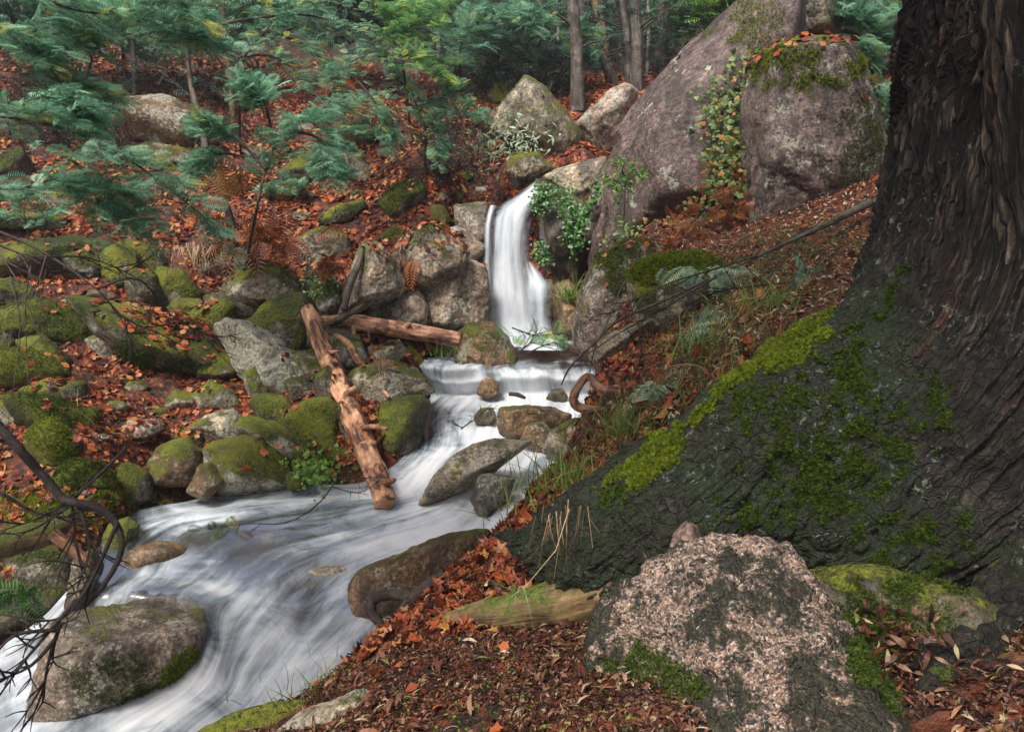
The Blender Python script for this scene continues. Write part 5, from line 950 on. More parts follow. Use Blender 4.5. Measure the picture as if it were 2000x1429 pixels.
log('driftwood', 'short dark stick floating on the white water between cascades', [P(995,769,11.2), P(1012,771,11.15), P(1026,777,11.1)], [.03,.035,.02], M_TWIG, 'stick', 8, 14)

# ---------------------------------------------------------------- wattles and other trees
FR = [leaf_mesh(FROND, M_WATTLE, k, 'frond') for k in (.15, .4, .6, .8, .95)]
def wattle(label, mains, seed=0, mat=M_WATTLE, r0=.03, twigs=34, tl=.5, fs=.17, individual=0, group='silver wattles on the left slope', tm=None, per=9, base=None, start=.15, droop=.10):
    rg = np.random.default_rng(seed); b = base if base is not None else mains[0][0]; t = thing('wattle_tree', label, 'tree', b, group)
    pos, dr, paths = [], [], []
    for mi, m in enumerate(mains):
        m = np.asarray(m, float); c = catmull(m, 80); Ltot = np.linalg.norm(np.diff(c, axis=0), axis=1).sum()
        V, Fl, uv = tube(m, np.linspace(r0, r0 * .2, len(m)), 9, 60, .1, seed); mesh_np('trunk' if mi == 0 else 'branch', local(t, V), Fl, M_TWIG, uv=uv, parent=t)
        for k in range(twigs):
            i = int(80 * (start + (1 - start) * (k + rg.random()) / twigs)); i = min(i, 78); d0 = unit(c[min(i + 1, 79)] - c[i - 1])
            side = unit(np.cross(d0, [0, 0, 1])) * (1 if k % 2 else -1); v = unit(d0 * .7 + side * rg.uniform(.2, 1) + np.array([0, 0, rg.uniform(-.5, .5)])); L = tl * rg.uniform(.5, 1.2) * (1.15 - .5 * i / 80)
            nn = 7; q = np.array([c[i] + v * L * s - np.array([0, 0, droop * L * s * s]) for s in np.linspace(0, 1, nn)]); paths.append((q[::2], r0 * .16, r0 * .05))
            for j in range(per):
                s = (j + .6) / per; f = s * (nn - 1); a = int(min(f, nn - 2)); pt = q[a] + (q[a + 1] - q[a]) * (f - a); dd_ = unit(q[a + 1] - q[a]); sd = unit(np.cross(dd_, [0, 0, 1])) * (1 if j % 2 else -1)
                pos.append(pt); dr.append(unit(dd_ * .7 + sd * .9 + np.array([0, -.1, rg.uniform(-.25, .5)])))
    V, Fl, uv = twig_parts(paths, 3); o = mesh_np('twigs', local(t, V), Fl, M_TWIG, uv=uv, parent=t); o['kind'] = 'stuff'
    pos, dr = np.array(pos), np.array(dr); n = len(pos); B = basis(dr, unit(np.array([0, -.55, .8]) + rg.normal(0, .5, (n, 3)))); sc = fs * rg.uniform(.65, 1.25, n); rnd = np.clip(rg.normal(.5, .30, n), 0, 1)
    if individual:
        ch = np.argsort(-(sc / depth(pos)) * (rg.random(n) + .3))[:individual]
        for k in ch: put(FR[int(rg.integers(len(FR)))], local(t, pos[k]), B[k], float(sc[k]), t, 'frond')
        mk = np.ones(n, bool); mk[ch] = False; pos, B, sc, rnd = pos[mk], B[mk], sc[mk], rnd[mk]
    if len(pos): o = scatter('foliage', tm or (FROND if fs < .3 else FROND), local(t, pos), B, sc, mat, t, rng=rg, rnd=rnd); o['kind'] = 'stuff'
    return t
GR = 'silver wattles on the left slope'
wattle('long wattle branch drooping from the left edge over the leafy slope', [[P(-160,230,7.0), P(-20,225,7.1), P(120,250,7.2), P(230,300,7.3), P(320,360,7.4), P(430,450,7.5)], [P(-20,225,7.1), P(100,190,7.2), P(150,215,7.3)], [P(100,290,7.2), P(160,330,7.2), P(200,400,7.3), P(260,430,7.4)], [P(-100,330,7.0), P(20,370,7.0), P(120,350,7.1), P(240,370,7.2)]], 1, twigs=26, tl=.46, fs=.21, per=7, individual=300, r0=.022)
wattle('central wattle sapling with pale teal crown and thin dark stem', [[G(480,520), P(495,440,9.4), P(520,330,9.2), P(560,250,9.1), P(620,230,9.1)], [P(520,330,9.2), P(460,270,9.2), P(410,245,9.2)], [P(535,290,9.1), P(520,210,9.1), P(500,180,9.1)], [P(555,255,9.1), P(620,270,9.1), P(650,330,9.1)], [P(520,320,9.2), P(440,300,9.2), P(400,320,9.2)]], 2, twigs=20, tl=.42, fs=.22, per=7, individual=300, r0=.025, start=.45)
wattle('dark leafed wattle branch crossing the rock face at upper left', [[P(20,90,9), P(90,140,9), P(140,160,9), P(210,180,9)], [P(-40,60,9), P(60,70,9), P(160,60,9)], [P(230,80,9.5), P(330,60,9.5), P(410,75,9.5)]], 3, twigs=24, tl=.55, fs=.2)
wattle('wattle crown filling the top left corner', [[P(-60,-60,8.5), P(40,-20,8.5), P(150,20,8.6), P(250,30,8.8)], [P(-60,40,8.4), P(20,60,8.4), P(80,100,8.5)], [P(180,-60,8.8), P(300,-20,9), P(380,20,9)]], 4, twigs=26, tl=.6, fs=.2)
wattle('broad wattle crown at the top above the lichen rock face', [[G(470,300), P(470,140,12), P(520,60,12), P(560,20,12)], [P(400,60,12), P(470,40,12), P(600,30,12), P(690,60,12)], [P(520,60,12), P(600,90,12), P(640,130,12)], [P(420,-20,12), P(520,-20,12), P(640,-20,12)], [P(470,110,12), P(530,110,12), P(590,150,12)]], 5, twigs=20, tl=.8, fs=.19, start=.3, per=6)
wattle('bright yellow green wattle crown at the top centre left', [[G(800,240), P(790,150,14), P(770,80,14), P(760,30,14)], [P(700,60,14), P(760,60,14), P(840,40,14)], [P(690,20,14), P(760,20,14), P(850,0,14)], [P(740,110,14), P(800,110,14), P(850,130,14)]], 6, M_WATTLE_Y, twigs=24, tl=.75, fs=.2, start=.35, per=8)
wattle('slender wattle with hanging fronds left of the pyramid boulder', [[G(830,330), P(830,250,14.5), P(800,180,14.5), P(770,140,14.5)], [P(770,150,14.5), P(830,200,14.5), P(880,180,14.5)], [P(790,200,14.5), P(840,230,14.5), P(860,290,14.5)], [P(700,160,14.5), P(740,210,14.5), P(760,260,14.5)]], 7, twigs=22, tl=.6, fs=.19, start=.3, per=7)
wattle('dim wattle between the leafy slope and the dark thicket', [[G(640,240), P(650,170,16), P(680,120,16)], [P(600,180,15), P(660,200,15), P(720,190,15)], [P(600,220,15), P(640,260,15), P(690,250,15)]], 8, twigs=20, tl=.7, fs=.2, start=.2, per=7)
wattle('wattle crown behind the great tree at the top right', [[G(1700,160), P(1690,90,13), P(1670,30,13), P(1640,-20,13)], [P(1600,20,13), P(1670,20,13), P(1760,30,13)], [P(1640,60,13), P(1700,70,13), P(1770,80,13)]], 9, M_WATTLE, twigs=28, tl=.8, fs=.26, start=.2, group='trees behind the boulders at the top right')
wattle('small wattle growing beside the massive upright boulder', [[G(1730,300), P(1725,240,10.5), P(1740,180,10.5)], [P(1700,250,10.5), P(1725,290,10.5), P(1745,330,10.5)], [P(1660,75,10.8), P(1680,80,10.8), P(1690,100,10.8)]], 10, twigs=16, tl=.4, fs=.2, start=.3, group='trees behind the boulders at the top right')
wattle('grey green wattle high on the slope right of the yellow green crown', [[G(900,170), P(900,90,19), P(930,30,19)], [P(860,60,19), P(930,50,19), P(1000,20,19)], [P(960,20,19), P(1010,50,19), P(1040,40,19)]], 11, M_WATTLE, twigs=24, tl=1.0, fs=.32, start=.3)
wattle('small wattle tuft in front of the slender grey trunks', [[G(1110,180), P(1125,120,20), P(1130,60,20)], [P(1110,70,20), P(1135,60,20), P(1150,90,20)]], 12, M_WATTLE, twigs=18, tl=.6, fs=.3, start=.4)
wattle('pale green tree at the top beside the great slab', [[G(1300,110), P(1310,40,24), P(1340,0,24)], [P(1280,20,24), P(1350,20,24), P(1430,0,24)], [P(1320,60,24), P(1370,30,24), P(1440,-10,24)], [P(1290,-20,24), P(1360,-20,24), P(1450,-30,24)]], 13, M_FRESH, twigs=44, tl=1.5, fs=.4, start=.2, tm=FROND_LO, group='trees behind the boulders at the top right')
for k, (x, y, w, lb) in enumerate([(60,470,80,'low wattle seedling above the overhanging mossy boulder'),(640,340,50,'wattle seedling right of the dark mossy rock under the central crown'),(900,250,40,'wattle seedling just left of the pyramid boulder'),(700,290,40,'wattle seedling among rusty fern left of the slender wattle'),(560,390,30,'tiny wattle seedling below the central wattle'),(250,90,60,'wattle seedling under the top left crowns'),(330,150,60,'wattle seedling over the large brown rock face'),(980,260,40,'wattle seedling leaning on the pyramid boulder')]):
    g = G(x, y); dg = float(depth(g)); s = w * dg / F
    wattle(lb, [[g, g + [0, -.1, s * .7], g + [s * .3, -.2, s * 1.1]], [g + [0, -.05, s * .4], g + [s, -.2, s * .8]], [g + [0, -.05, s * .4], g + [-s, -.2, s * .7]]], 30 + k, twigs=9, tl=.35, fs=.17, r0=.012, group='wattle seedlings on the left slope', start=.2)
for k, (x0, x1, y, dz, lb) in enumerate([(-80,150,20,17,'hazy wattle crown far behind the top left corner'),(120,360,0,18,'hazy wattle crown at the top above the brown rock face'),(340,600,-10,19,'hazy wattle crown at the top left of centre'),(560,800,-10,20,'hazy wattle crown behind the yellow green crown'),(780,960,-20,23,'hazy wattle crown at the top above the orange slope'),(960,1130,-20,27,'hazy wattle crown over the dark thicket'),(1120,1300,-30,30,'hazy wattle crown over the slender trunks')]):
    xm = (x0 + x1) / 2; wattle(lb, [[G(xm, 110), P(xm, y + 60, dz), P(xm + 10, y, dz)], [P(x0, y + 20, dz), P(xm, y - 10, dz), P(x1, y + 10, dz)], [P(x0, y + 70, dz), P(xm, y + 30, dz), P(x1, y + 65, dz)]], 50 + k, M_WATTLE if k % 3 else M_DARKLEAF, twigs=30, tl=1.2, fs=.34, start=.15, r0=.04, tm=FROND_LO, group='far wattles along the top of the slope')

def trunk_tree(label, pts, r, mat=M_TRUNK, seed=0, br=5, group='slender trees at the top of the ravine', fol=60):
    rg = np.random.default_rng(seed); t = thing('forest_tree', label, 'tree', pts[0], group); V, Fl, uv = tube(pts, r, 12, 70, .09, seed); mesh_np('trunk', local(t, V), Fl, mat, uv=uv, parent=t)
    c = catmull(np.array(pts), 60); paths = []; ends = []
    for k in range(br):
        i = int(rg.integers(18, 58)); a = rg.uniform(0, 6.28); v = np.array([math.cos(a), math.sin(a) * .5, rg.uniform(.1, .8)]); L = rg.uniform(.6, 1.6); q = [c[i], c[i] + v * L * .5, c[i] + v * L + np.array([0, 0, -.15])]
        paths.append((q, r[0] * .28, r[0] * .07)); ends += [q[1], q[2]]
    V, Fl, uv = twig_parts(paths, 5); o = mesh_np('twigs', local(t, V), Fl, M_TWIG, uv=uv, parent=t); o['kind'] = 'stuff'
    if fol:
        e = np.array(ends)[rg.integers(len(ends), size=fol)] + rg.normal(0, .3, (fol, 3)); B = basis(unit(rg.normal(0, 1, (fol, 3)) * [1, 1, .5]), unit(rg.normal(0, .4, (fol, 3)) + [0, 0, 1])); o = scatter('foliage', FROND_LO, local(t, e), B, .3 * rg.uniform(.6, 1.2, fol), M_DARKLEAF if seed % 2 else M_WATTLE, t, rng=rg); o['kind'] = 'stuff'
def tr(x0, y0, x1, y1, dadd=0.0):
    g = G(x0, y0); d = float(depth(g)) + dadd; xm, ym = (x0 + x1) / 2, (y0 + y1) / 2; return [P(x0, y0 + 6, d), P(xm + 3, ym, d), P(x1, y1, d), P(2 * x1 - xm, 2 * y1 - ym - 60, d)]
TT = [('pale spotted trunk standing left of the pyramid boulder thicket', 856,150,853,-10,.07,M_BIRCH), ('pale spotted thin trunk above the dark thicket', 1070,75,1071,-10,.09,M_BIRCH), ('lichen spotted trunk rising behind the pale tilted boulder', 1128,215,1118,-10,.16,M_TRUNK), ('trunk leaning left over the hollow behind the boulders', 1205,168,1150,70,.11,M_TRUNK),
 ('tall pale barked trunk left of the trunk group by the slab', 1228,165,1216,-10,.10,M_TRUNK), ('thickest trunk in the group left of the great slab', 1242,178,1240,-10,.15,M_TRUNK), ('thin speckled trunk between two darker trunks by the slab', 1250,172,1248,-10,.05,M_BIRCH), ('trunk leaning right just beside the great slab', 1276,140,1292,-10,.13,M_TRUNK),
 ('slim dark trunk at the slab edge', 1290,120,1302,-10,.09,M_TRUNK), ('crooked dark trunk in the hollow', 1165,110,1180,-10,.16,M_TRUNK), ('dark trunk deep in the wood left of the hollow', 1100,100,1106,-10,.18,M_TRUNK), ('thin trunk rising above the mossy boulder at the top right', 1578,85,1574,-10,.06,M_TRUNK), ('dark trunk next to the great tree at the top right', 1706,120,1700,-10,.11,M_TRUNK),
 ('dim upright trunk in the left undergrowth', 262,220,258,60,.06,M_TRUNK), ('crooked mossy stem under the top left crowns', 455,230,440,80,.06,M_ROOT), ('dark sapling stem leaning in the upper left', 400,290,375,180,.06,M_TRUNK), ('bare dark stem in the top left shade', 170,150,180,20,.06,M_TRUNK), ('curved dark stem at the top near the yellow green crown', 305,90,310,-10,.07,M_TRUNK), ('grey stem at the top between the two wattle crowns', 700,120,690,-10,.07,M_TRUNK), ('thin spotted stem standing on the orange slope', 815,160,805,-10,.05,M_BIRCH),
 ('thin dark stem rising through the dark thicket', 930,150,925,-10,.05,M_TRUNK), ('leaning thin stem crossing the dark thicket', 985,150,960,-10,.045,M_TRUNK), ('thin bare stem above the small mossy boulder', 1010,140,1035,-10,.05,M_TRUNK), ('mossy bent trunk right of the hollow', 1190,140,1160,-10,.12,M_ROOT), ('slender pale stem above the pyramid boulder', 1085,140,1090,-10,.045,M_BIRCH), ('dark stem between hollow trunks', 1145,130,1140,-10,.09,M_TRUNK), ('fine speckled stem near the slab trunks', 1262,150,1266,-10,.05,M_BIRCH), ('dark fork stem left of the tall pale trunk', 1215,130,1196,-10,.08,M_TRUNK), ('thin sloping stem over the yellow green crown', 760,130,775,-10,.05,M_TRUNK), ('straight thin stem in the dim undergrowth', 1310,95,1318,-20,.09,M_TRUNK),
 ('faint trunk in the far wood behind the hollow', 1190,70,1195,-20,.2,M_TRUNK), ('faint leaning trunk far up between the spotted trunks', 1040,60,1020,-20,.2,M_TRUNK), ('slim trunk partly hidden by the pale green tree', 1330,75,1335,-20,.12,M_TRUNK)]
for k, (lb, x0, y0, x1, y1, r, m) in enumerate(TT): trunk_tree(lb, tr(x0, y0, x1, y1), [r * 1.15, r, r * .9, r * .7], m, k)
log('sapling', 'bare slanting sapling trunk above the golden fern', [P(375,175,11.5), P(395,250,11.3), P(410,330,11.2), P(440,400,11.3), P(455,440,11.4)], [.035,.045,.05,.055,.06], M_TRUNK, 'sapling', 10, 50)

# undergrowth of the far wood
def brush(name, label, regs, n, mat, tm, size, ntw, seed, lift=1.4):
    rg = np.random.default_rng(seed); pts, tw = [], []
    for (x0, y0, x1, y1) in regs:
        for _ in range(n):
            g = G(rg.uniform(x0, x1), rg.uniform(y0, y1)); pts.append(g)
    pts = np.array(pts); h = rg.random(len(pts))[:, None]; root = pts
    for k in range(ntw):
        g = root[rg.integers(len(root))]; v = unit(rg.normal(0, .55, 3) + [0, -.2, .9]); L = lift * rg.uniform(.5, 1.3); q = [g, g + v * L * .5, g + v * L + rg.normal(0, .25, 3) + [0, 0, -.3 * L * .5]]; tw.append((q, .018, .005))
    V, Fl, uv = twig_parts(tw, 3); th_ = thing(name, label, 'undergrowth', root[0]); th_['kind'] = 'stuff'; o = mesh_np('twigs', local(th_, V), Fl, M_TWIG, uv=uv, parent=th_); o['kind'] = 'stuff'
    m = len(pts) * 4; e = np.repeat(pts, 4, 0) + rg.normal(0, .35, (m, 3)) + np.array([0, -.2, 0]) + np.array([0, 0, 1]) * rg.random((m, 1)) * lift
    B = basis(unit(rg.normal(0, 1, (m, 3)) * [1, 1, .6]), unit(rg.normal(0, .4, (m, 3)) + [0, 0, 1])); o = scatter('leaves', tm, local(th_, e), B, size * rg.uniform(.5, 1.3, m), mat, th_, rng=rg); o['kind'] = 'stuff'; return th_
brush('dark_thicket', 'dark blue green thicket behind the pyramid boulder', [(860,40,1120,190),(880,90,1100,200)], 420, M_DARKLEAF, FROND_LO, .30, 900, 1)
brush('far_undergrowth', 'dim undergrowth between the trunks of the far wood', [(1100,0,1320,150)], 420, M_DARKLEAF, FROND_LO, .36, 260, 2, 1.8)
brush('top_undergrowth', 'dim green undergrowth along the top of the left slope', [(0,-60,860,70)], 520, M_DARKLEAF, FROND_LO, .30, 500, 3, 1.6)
brush('slope_brambles', 'dry brambles and twigs above the waterfall', [(820,260,960,370),(700,230,900,300)], 90, M_BRAMBLE, IVY, .07, 420, 4, .5)
brush('slab_undergrowth', 'green undergrowth above the great slab', [(1290,30,1450,110),(1560,20,1760,100)], 160, M_FRESH, FROND_LO, .3, 120, 5, 1.5)
brush('left_twigs', 'bare twiggy undergrowth in the upper left shade', [(180,100,520,300),(0,200,200,300)], 90, M_DARKLEAF, FROND_LO, .16, 420, 6, .9)

# ---------------------------------------------------------------- ivy, brambles, ferns, grass
def vine(label, stems, n, mat, size, seed, spread=.12, cat='vine', name='ivy', tm=IVY, stemmat=M_TWIG, group=None):
    rg = np.random.default_rng(seed); t = thing(name, label, cat, stems[0][0], group); V, Fl, uv = twig_parts([(s, .010, .004) for s in stems], 4); mesh_np('stem', local(t, V), Fl, stemmat, uv=uv, parent=t)
    cs_ = [catmull(np.array(s), 40) for s in stems]; e = np.array([cs_[int(rg.integers(len(cs_)))][int(rg.integers(40))] for _ in range(n)]) + rg.normal(0, spread, (n, 3)) * [1, .5, 1]
    nn = unit(np.array([0, -.8, .45]) + rg.normal(0, .4, (n, 3))); B = basis(np.cross(nn, unit(rg.normal(0, 1, (n, 3)))), nn); o = scatter('leaves', tm, local(t, e), B, size * rg.uniform(.5, 1.3, n), mat, t, rng=rg); o['kind'] = 'stuff'; return t
vine('dark green ivy hanging down the wet wall right of the waterfall', [[P(1075,372,13.75), P(1100,390,13.7), P(1125,420,13.65), P(1128,480,13.6)], [P(1110,395,13.7), P(1120,440,13.6), P(1115,470,13.6)], [P(1060,375,13.8), P(1058,400,13.8)]], 900, M_IVY, .065, 1, .10)
vine('small fresh ivy patch low beside the falling water', [[P(1050,480,13.7), P(1060,500,13.65), P(1068,510,13.6)]], 110, M_IVY, .06, 2, .07)
vine('ivy climbing the crack at the left foot of the great slab', [[P(1140,430,12.9), P(1155,395,12.9), P(1170,365,12.9)]], 90, M_IVY, .08, 3, .05)
vine('trailing bramble with green and rusty leaves between the two great boulders', [[P(1445,180,11.2), P(1435,230,11.2), P(1420,300,11.1), P(1400,370,11), P(1370,430,10.9)], [P(1450,130,11.3), P(1440,200,11.2), P(1435,280,11.1)], [P(1400,190,11.3), P(1395,230,11.3), P(1410,300,11.1), P(1420,360,11)], [P(1440,300,11), P(1430,360,10.9), P(1425,400,10.8)]], 900, M_BRAMBLE, .085, 4, .16, 'bramble', 'bramble')
vine('dead reddish fern fronds heaped at the foot of the boulder gap', [[P(1420,330,10.9), P(1400,380,10.8), P(1370,420,10.7), P(1330,450,10.6)], [P(1430,380,10.8), P(1440,420,10.7)]], 130, M_RUSTFERN, .2, 5, .15, 'fern', 'dead_fern', FERN)
vine('bright green sapling sprig standing in front of the great slab', [[P(1218,450,11.6), P(1220,390,11.5), P(1222,345,11.4)], [P(1220,365,11.5), P(1195,350,11.4), P(1180,358,11.4)], [P(1221,355,11.4), P(1245,340,11.3), P(1258,342,11.3)], [P(1221,350,11.4), P(1215,330,11.3), P(1225,318,11.3)]], 150, M_FRESH, .13, 6, .07, 'sapling', 'green_sapling', LANCE)
vine('mossy creeper and small leaves over the top of the massive boulder', [[P(1500,110,10.6), P(1560,120,10.4), P(1620,110,10.4), P(1660,180,10.3)], [P(1630,150,10.3), P(1650,190,10.2), P(1660,230,10.2)]], 260, M_BRAMBLE, .07, 7, .10, 'creeper', 'creeper')
vine('green shoots along the base of the great slab', [[P(1180,470,11.4), P(1230,462,11.3), P(1290,450,11.2), P(1350,440,11)]], 160, M_BRAMBLE, .06, 8, .10, 'creeper', 'creeper')
vine('green weeds growing at the stream edge near the olive boulder', [[G(570,935), P(590,915,9.5), P(610,905,9.5)], [G(600,930), P(620,920,9.4), P(640,925,9.4)]], 300, M_FRESH, .06, 9, .12, 'plant', 'stream_weed')
vine('little green leaves clinging to the shaded mossy rock above the level log', [[P(612,560,12.3), P(625,580,12.3), P(640,560,12.3)], [P(600,540,12.3), P(640,545,12.3)]], 120, M_IVY, .06, 10, .12, 'creeper', 'creeper')
vine('pale bushy twigs with silver leaves left of the pyramid boulder', [[P(915,290,15.5), P(960,270,15.4), P(1010,285,15.3)], [P(930,300,15.5), P(980,300,15.3), P(1050,300,15)], [P(990,270,15.2), P(1030,285,15), P(1060,270,15)]], 260, M_PALE, .16, 11, .2, 'shrub', 'silver_shrub', LANCE, M_TWIGL)
def tuft(label, x, y, n, h, mat, seed, tm=BLADE, name='grass_tuft', cat='grass', spread=.05, dirn=(0, -.3, 1), at=None, sp=.45, w=1.0, group=None):
    rg = np.random.default_rng(seed); g = at if at is not None else G(x, y); t = thing(name, label, cat, g, group)
    p = rg.normal(0, spread, (n, 3)) * [1, 1, .2]; dr = unit(np.array(dirn) + rg.normal(0, sp, (n, 3))); B = basis(dr, unit(np.array([0, -.6, .6]) + rg.normal(0, .5, (n, 3))))
    s = (h * rg.uniform(.5, 1.2, n))[:, None] * np.array([[w, 1, 1]]); o = scatter('blades', tm, p, B, s, mat, t, rng=rg); o['kind'] = 'stuff'; return t
tuft('golden fern on the leafy slope below the central wattle', 465, 420, 9, .55, M_GOLDFERN, 1, FERN, 'fern', 'fern', .05, (0, -.5, .8), P(465,380,10.8), .6)
tuft('second golden fern frond cluster nearer the slanting trunk', 450, 400, 6, .5, M_GOLDFERN, 2, FERN, 'fern', 'fern', .05, (-.2, -.4, .6), P(450,395,10.9), .6)
tuft('collapsed rusty dead fern clump above the pale speckled boulder', 500, 500, 60, .7, M_RUSTFERN, 3, FERN, 'dead_fern', 'fern', .28, (0, -.4, -.3), P(505,465,12.6), .6)
tuft('rusty fern hanging over the angular boulder', 795, 530, 22, .45, M_RUSTFERN, 4, FERN, 'dead_fern', 'fern', .07, (0, -.4, -.9), P(793,508,12.7), .3)
tuft('orange fern tuft above the log ends', 650, 520, 20, .45, M_RUSTFERN, 5, FERN, 'dead_fern', 'fern', .07, (0, -.4, -.3), P(648,510,12.3), .6)
tuft('rusty dead fern patch beneath the upper wattles', 640, 160, 40, .8, M_RUSTFERN, 15, FERN, 'dead_fern', 'fern', .35, (0, -.4, -.2), P(640,165,17), .6)
tuft('small green fern in the shade of the lower left bank', 50, 1180, 16, .30, M_IVY, 6, FERN, 'fern', 'fern', .05, (0, -.6, .1), P(45,1160,5.3), .6)
tuft('long green grass tuft arching over the stream at the bank edge', 1090, 950, 45, .34, M_GRASS, 7, spread=.16, w=.6)
tuft('grass blades at the edge of the bank above the tree root tip', 1040, 990, 34, .26, M_GRASS, 8, spread=.14, w=.8)
tuft('green grass fringe on the lower foreground bank edge', 690, 1285, 130, .13, M_GRASS, 9, spread=.12, w=1)
tuft('grass fringe beside the pale flat foreground rock', 640, 1350, 110, .11, M_GRASS, 10, spread=.12, w=1)
tuft('pale yellow grass bush growing beside the waterfall foot', 1110, 580, 140, .5, M_GRASS, 11, spread=.08, at=P(1112,585,13.0), w=.8, dirn=(0,-.3,.8))
tuft('short pale grass tuft by the round stream boulder', 870, 690, 90, .38, M_GRASS, 12, spread=.09, at=P(868,692,12.1))
tuft('pale grass tuft on the speckled flat topped boulder', 745, 735, 70, .3, M_STRAW, 13, spread=.06, at=P(748,722,10.9))
tuft('grass clump on the steep right bank below the silvery sprig', 1370, 690, 120, .3, M_GRASS, 14, spread=.2)
tuft('small grass clump near the dark root moss on the right bank', 1500, 600, 110, .25, M_GRASS, 16, spread=.2)
tuft('grass tuft above the bright root moss in the leaf scraps', 1210, 840, 90, .25, M_GRASS, 17, spread=.14)
tuft('dry grass hanging from the root over the dark hollow', 1050, 1020, 15, .36, M_STRAW, 18, STRAW, 'dry_grass', 'grass', .045, (0, -.3, -1), P(1075,1005,2.70), .3, w=.45)
tuft('second wisp of dry grass hanging over the middle of the root', 1150, 1000, 9, .42, M_STRAW, 19, STRAW, 'dry_grass', 'grass', .04, (0, -.25, -1), P(1120,985,2.62), .12, w=.4)
tuft('green grass blades sprouting under the root by the surface root', 1010, 1150, 9, .2, M_IVY, 20, spread=.02, w=.6, at=P(1012,1145,2.7), dirn=(0,-.3,-.4), sp=.7)
tuft('dry grass tuft hanging under the left wattle branch', 370, 500, 90, .6, M_STRAW, 21, STRAW, 'dry_grass', 'grass', .25, (0,-.4,-.8), P(380,480,12.3), .2)
tuft('silvery broken wattle sprig lying on the right bank', 1370, 690, 34, .24, M_PALE, 22, FROND, 'wattle_sprig', 'sprig', .07, (0,-.6,.2), P(1372,650,6.4), .55)
tuft('smaller silvery sprig lower on the right bank', 1290, 760, 26, .24, M_PALE, 23, FROND, 'wattle_sprig', 'sprig', .05, (-.1,-.5,-.4), P(1290,752,5.6), .45)
tuft('silvery sprigs drooping over the mossy ledge', 1370, 530, 26, .28, M_PALE, 24, FROND, 'wattle_sprig', 'sprig', .15, (0,-.5,-.4), P(1375,525,8.1), .5)
tuft('thin green sprig beside the buttress root on the right bank', 1560, 560, 9, .17, M_WATTLE, 25, FROND, 'wattle_sprig', 'sprig', .06, (0,-.5,-.3), P(1555,530,5.9), .45)
tuft('green leafy sprig dipping in the middle of the stream', 430, 1040, 14, .13, M_BRAMBLE, 26, FROND, 'wattle_sprig', 'sprig', .08, (-.3,-.2,-.4), P(430,1030,6.8), .5)
tuft('green sprigs caught in the brushwood behind the round boulder', 1090, 660, 40, .2, M_WATTLE_Y, 27, FROND, 'wattle_sprig', 'sprig', .25, (0,-.5,-.2), P(1060,655,12.2), .5)
# loose ground cover
def cover(name, regs, n, mat, tm, size, seed, dirn=(0, -.3, 1), w=1.0):
    rg = np.random.default_rng(seed); pts = []
    for (x, y, a, b) in regs:
        for _ in range(n): pts.append(G(x + rg.normal() * a, y + rg.normal() * b))
    pts = np.array(pts); m = len(pts); pts += rg.normal(0, .05, (m, 3)) * [1, 1, 0]; pts[:, 2] = gz(pts[:, 0], pts[:, 1]); dr = unit(np.array(dirn) + rg.normal(0, .45, (m, 3)))
    o = scatter(name, tm, pts, basis(dr, unit(rg.normal(0, 1, (m, 3)))), (size * rg.uniform(.5, 1.3, m))[:, None] * np.array([[w, 1, 1]]), mat, None, rng=rg); tag(o, kind='stuff'); return o
c1 = cover('grass', [(1330,740,60,50),(1480,560,90,40),(1560,480,90,25),(1220,850,35,45),(1430,640,70,50),(1350,620,50,40),(1100,940,30,25),(1400,560,90,30),(1300,560,50,30)], 560, M_GRASS, BLADE, .16, 1); c1['label'] = 'thin green grass scattered on the right bank'
c2 = cover('mossy_growth', [(150,985,80,12),(230,985,40,10),(620,928,40,8),(60,1000,60,12)], 1500, M_MOSS_B, MOSS, .05, 2); c2['label'] = 'low green moss along the left water edge'
c3 = cover('seedlings', [(1000,1350,160,60),(850,1390,120,40),(1080,1290,80,40),(1200,1420,150,30)], 260, M_FRESH, IVY, .010, 3); c3['label'] = 'tiny green seedlings among the foreground leaves'
c4 = cover('dry_stems', [(450,600,200,60),(300,460,120,30),(560,480,60,40),(760,330,60,30),(200,830,120,40),(1400,650,100,60)], 130, M_STRAW, STRAW, .3, 4, (0, -.6, .2)); c4['label'] = 'dry stems and grass in the leaf litter'
# mushroom
mt = thing('mushroom', 'tiny orange brown mushroom in the grass at the bank edge', 'mushroom', P(1029, 962, 4.3))
V, Fl, uv = tube([[0, 0, -.03], [0, 0, .0], [.002, 0, .022]], [.006, .005, .004], 10, 12); mesh_np('stalk', V, Fl, M_STRAW, uv=uv, parent=mt)
V, Fl, uv = tube([[.002, 0, .016], [.002, 0, .020], [.002, 0, .027], [.002, 0, .032]], [.014, .018, .013, .002], 16, 16); mesh_np('cap', V, Fl, M_LOGB, uv=uv, parent=mt)
# leaf pile caught between the granite boulder and the trunk
tuft('heap of dry brown and white leaves caught between granite boulder and trunk', 1770, 1230, 70, .055, M_SCRAP, 31, t_lance(.14), 'leaf_heap', 'leaves', .07, (0,-.5,.1), P(1765,1250,2.15), .8)
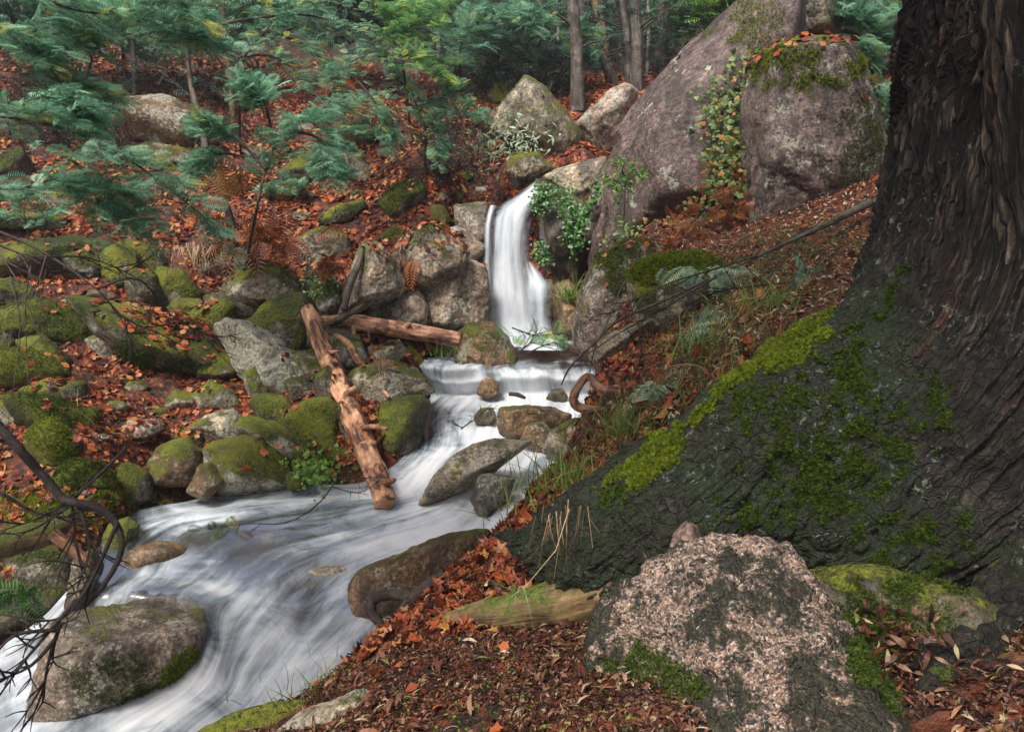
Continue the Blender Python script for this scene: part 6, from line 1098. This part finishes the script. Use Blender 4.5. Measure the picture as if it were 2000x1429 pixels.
# ---------------------------------------------------------------- the old tree's unseen limbs and crown, thickened behind camera to shade the foreground
rg = np.random.default_rng(77); top = P(2020, -1450, 3.2); limbs, ends = [], []
for k in range(20):
    a = rg.uniform(0, 6.28) if k < 9 else rg.uniform(2.6, 5.6); L = rg.uniform(3, 6.0); e = top + np.array([math.cos(a) * L, math.sin(a) * L, rg.uniform(1.2, 3.2)])
    m_ = (top + e) / 2 + [0, 0, .7]; limbs.append(([top, m_, e], .14, .03)); ends += [m_, (m_ + e) / 2, e, e]
V, Fl, uv = twig_parts(limbs, 8); o = mesh_np('limbs', local(tree, V), Fl, M_TRUNK, uv=uv, parent=tree); o['kind'] = 'stuff'
n = 11000; e = np.array(ends)[rg.integers(len(ends), size=n)] + rg.normal(0, 1.0, (n, 3)) * [1, 1, .45]; e = e[(e[:, 2] > .36 * e[:, 1] + 1.2) & (e[:, 2] > 2.5) & ((e[:, 1] < 1.3) | (rg.random(len(e)) < .2))]; n = len(e)
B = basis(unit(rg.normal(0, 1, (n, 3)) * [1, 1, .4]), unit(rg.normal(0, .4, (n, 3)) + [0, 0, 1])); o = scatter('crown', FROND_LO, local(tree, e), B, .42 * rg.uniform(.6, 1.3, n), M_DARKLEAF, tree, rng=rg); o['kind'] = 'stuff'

# out-of-frame alder added on the left bank; its crown shades the lower stream
al = thing('shade_alder', 'unseen alder added on the left bank so its crown shades the stream', 'tree', (-6.6, 1.0, float(gz(-6.6, 1.0)))); base = np.array(al.location)
tp = np.array([-5.4, 1.5, 4.2]); V, Fl, uv = tube([base, base + [.2, .1, 2.5], (base + tp) / 2 + [0, 0, .8], tp], [.24, .2, .16, .12], 14, 60, .1, 5); mesh_np('trunk', local(al, V), Fl, M_TRUNK, uv=uv, parent=al)
limbs, ends = [], []
for k in range(11):
    a = rg.uniform(-1.2, 1.2); L = rg.uniform(1, 3.6); e = tp + np.array([math.cos(a) * L, math.sin(a) * L, rg.uniform(.3, 2.2)]); m_ = (tp + e) / 2 + [0, 0, .5]; limbs.append(([tp, m_, e], .09, .02)); ends += [m_, (m_ + e) / 2, e, e]
V, Fl, uv = twig_parts(limbs, 7); o = mesh_np('limbs', local(al, V), Fl, M_TRUNK, uv=uv, parent=al); o['kind'] = 'stuff'
n = 3000; e = np.array(ends)[rg.integers(len(ends), size=n)] + rg.normal(0, .8, (n, 3)) * [1, 1, .45]; e = e[e[:, 2] > .34 * e[:, 1] + 1.0]; n = len(e)
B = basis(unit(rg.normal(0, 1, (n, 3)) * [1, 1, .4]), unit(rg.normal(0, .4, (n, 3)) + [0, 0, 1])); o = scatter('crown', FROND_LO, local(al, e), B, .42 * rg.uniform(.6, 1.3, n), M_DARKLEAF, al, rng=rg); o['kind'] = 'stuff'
# ---------------------------------------------------------------- thin mist in the ravine
hz = NT('mist'); hz.t.links.new(hz.n('ShaderNodeVolumePrincipled', {'Color': (.86, .93, 1.0, 1), 'Density': .0016, 'Anisotropy': .2}).outputs[0], hz.out.inputs[1])
V = np.array([[x, y, z] for z in (-6.0, 60.0) for x, y in ((-310, -310), (310, -310), (310, 310), (-310, 310))]); Fq = np.array([[3, 2, 1, 0], [4, 5, 6, 7], [0, 1, 5, 4], [1, 2, 6, 5], [2, 3, 7, 6], [3, 0, 4, 7]])
haze = mesh_np('haze', V, Fq, hz.m, smooth=False); tag(haze, 'thin pale mist filling the ravine', kind='stuff')
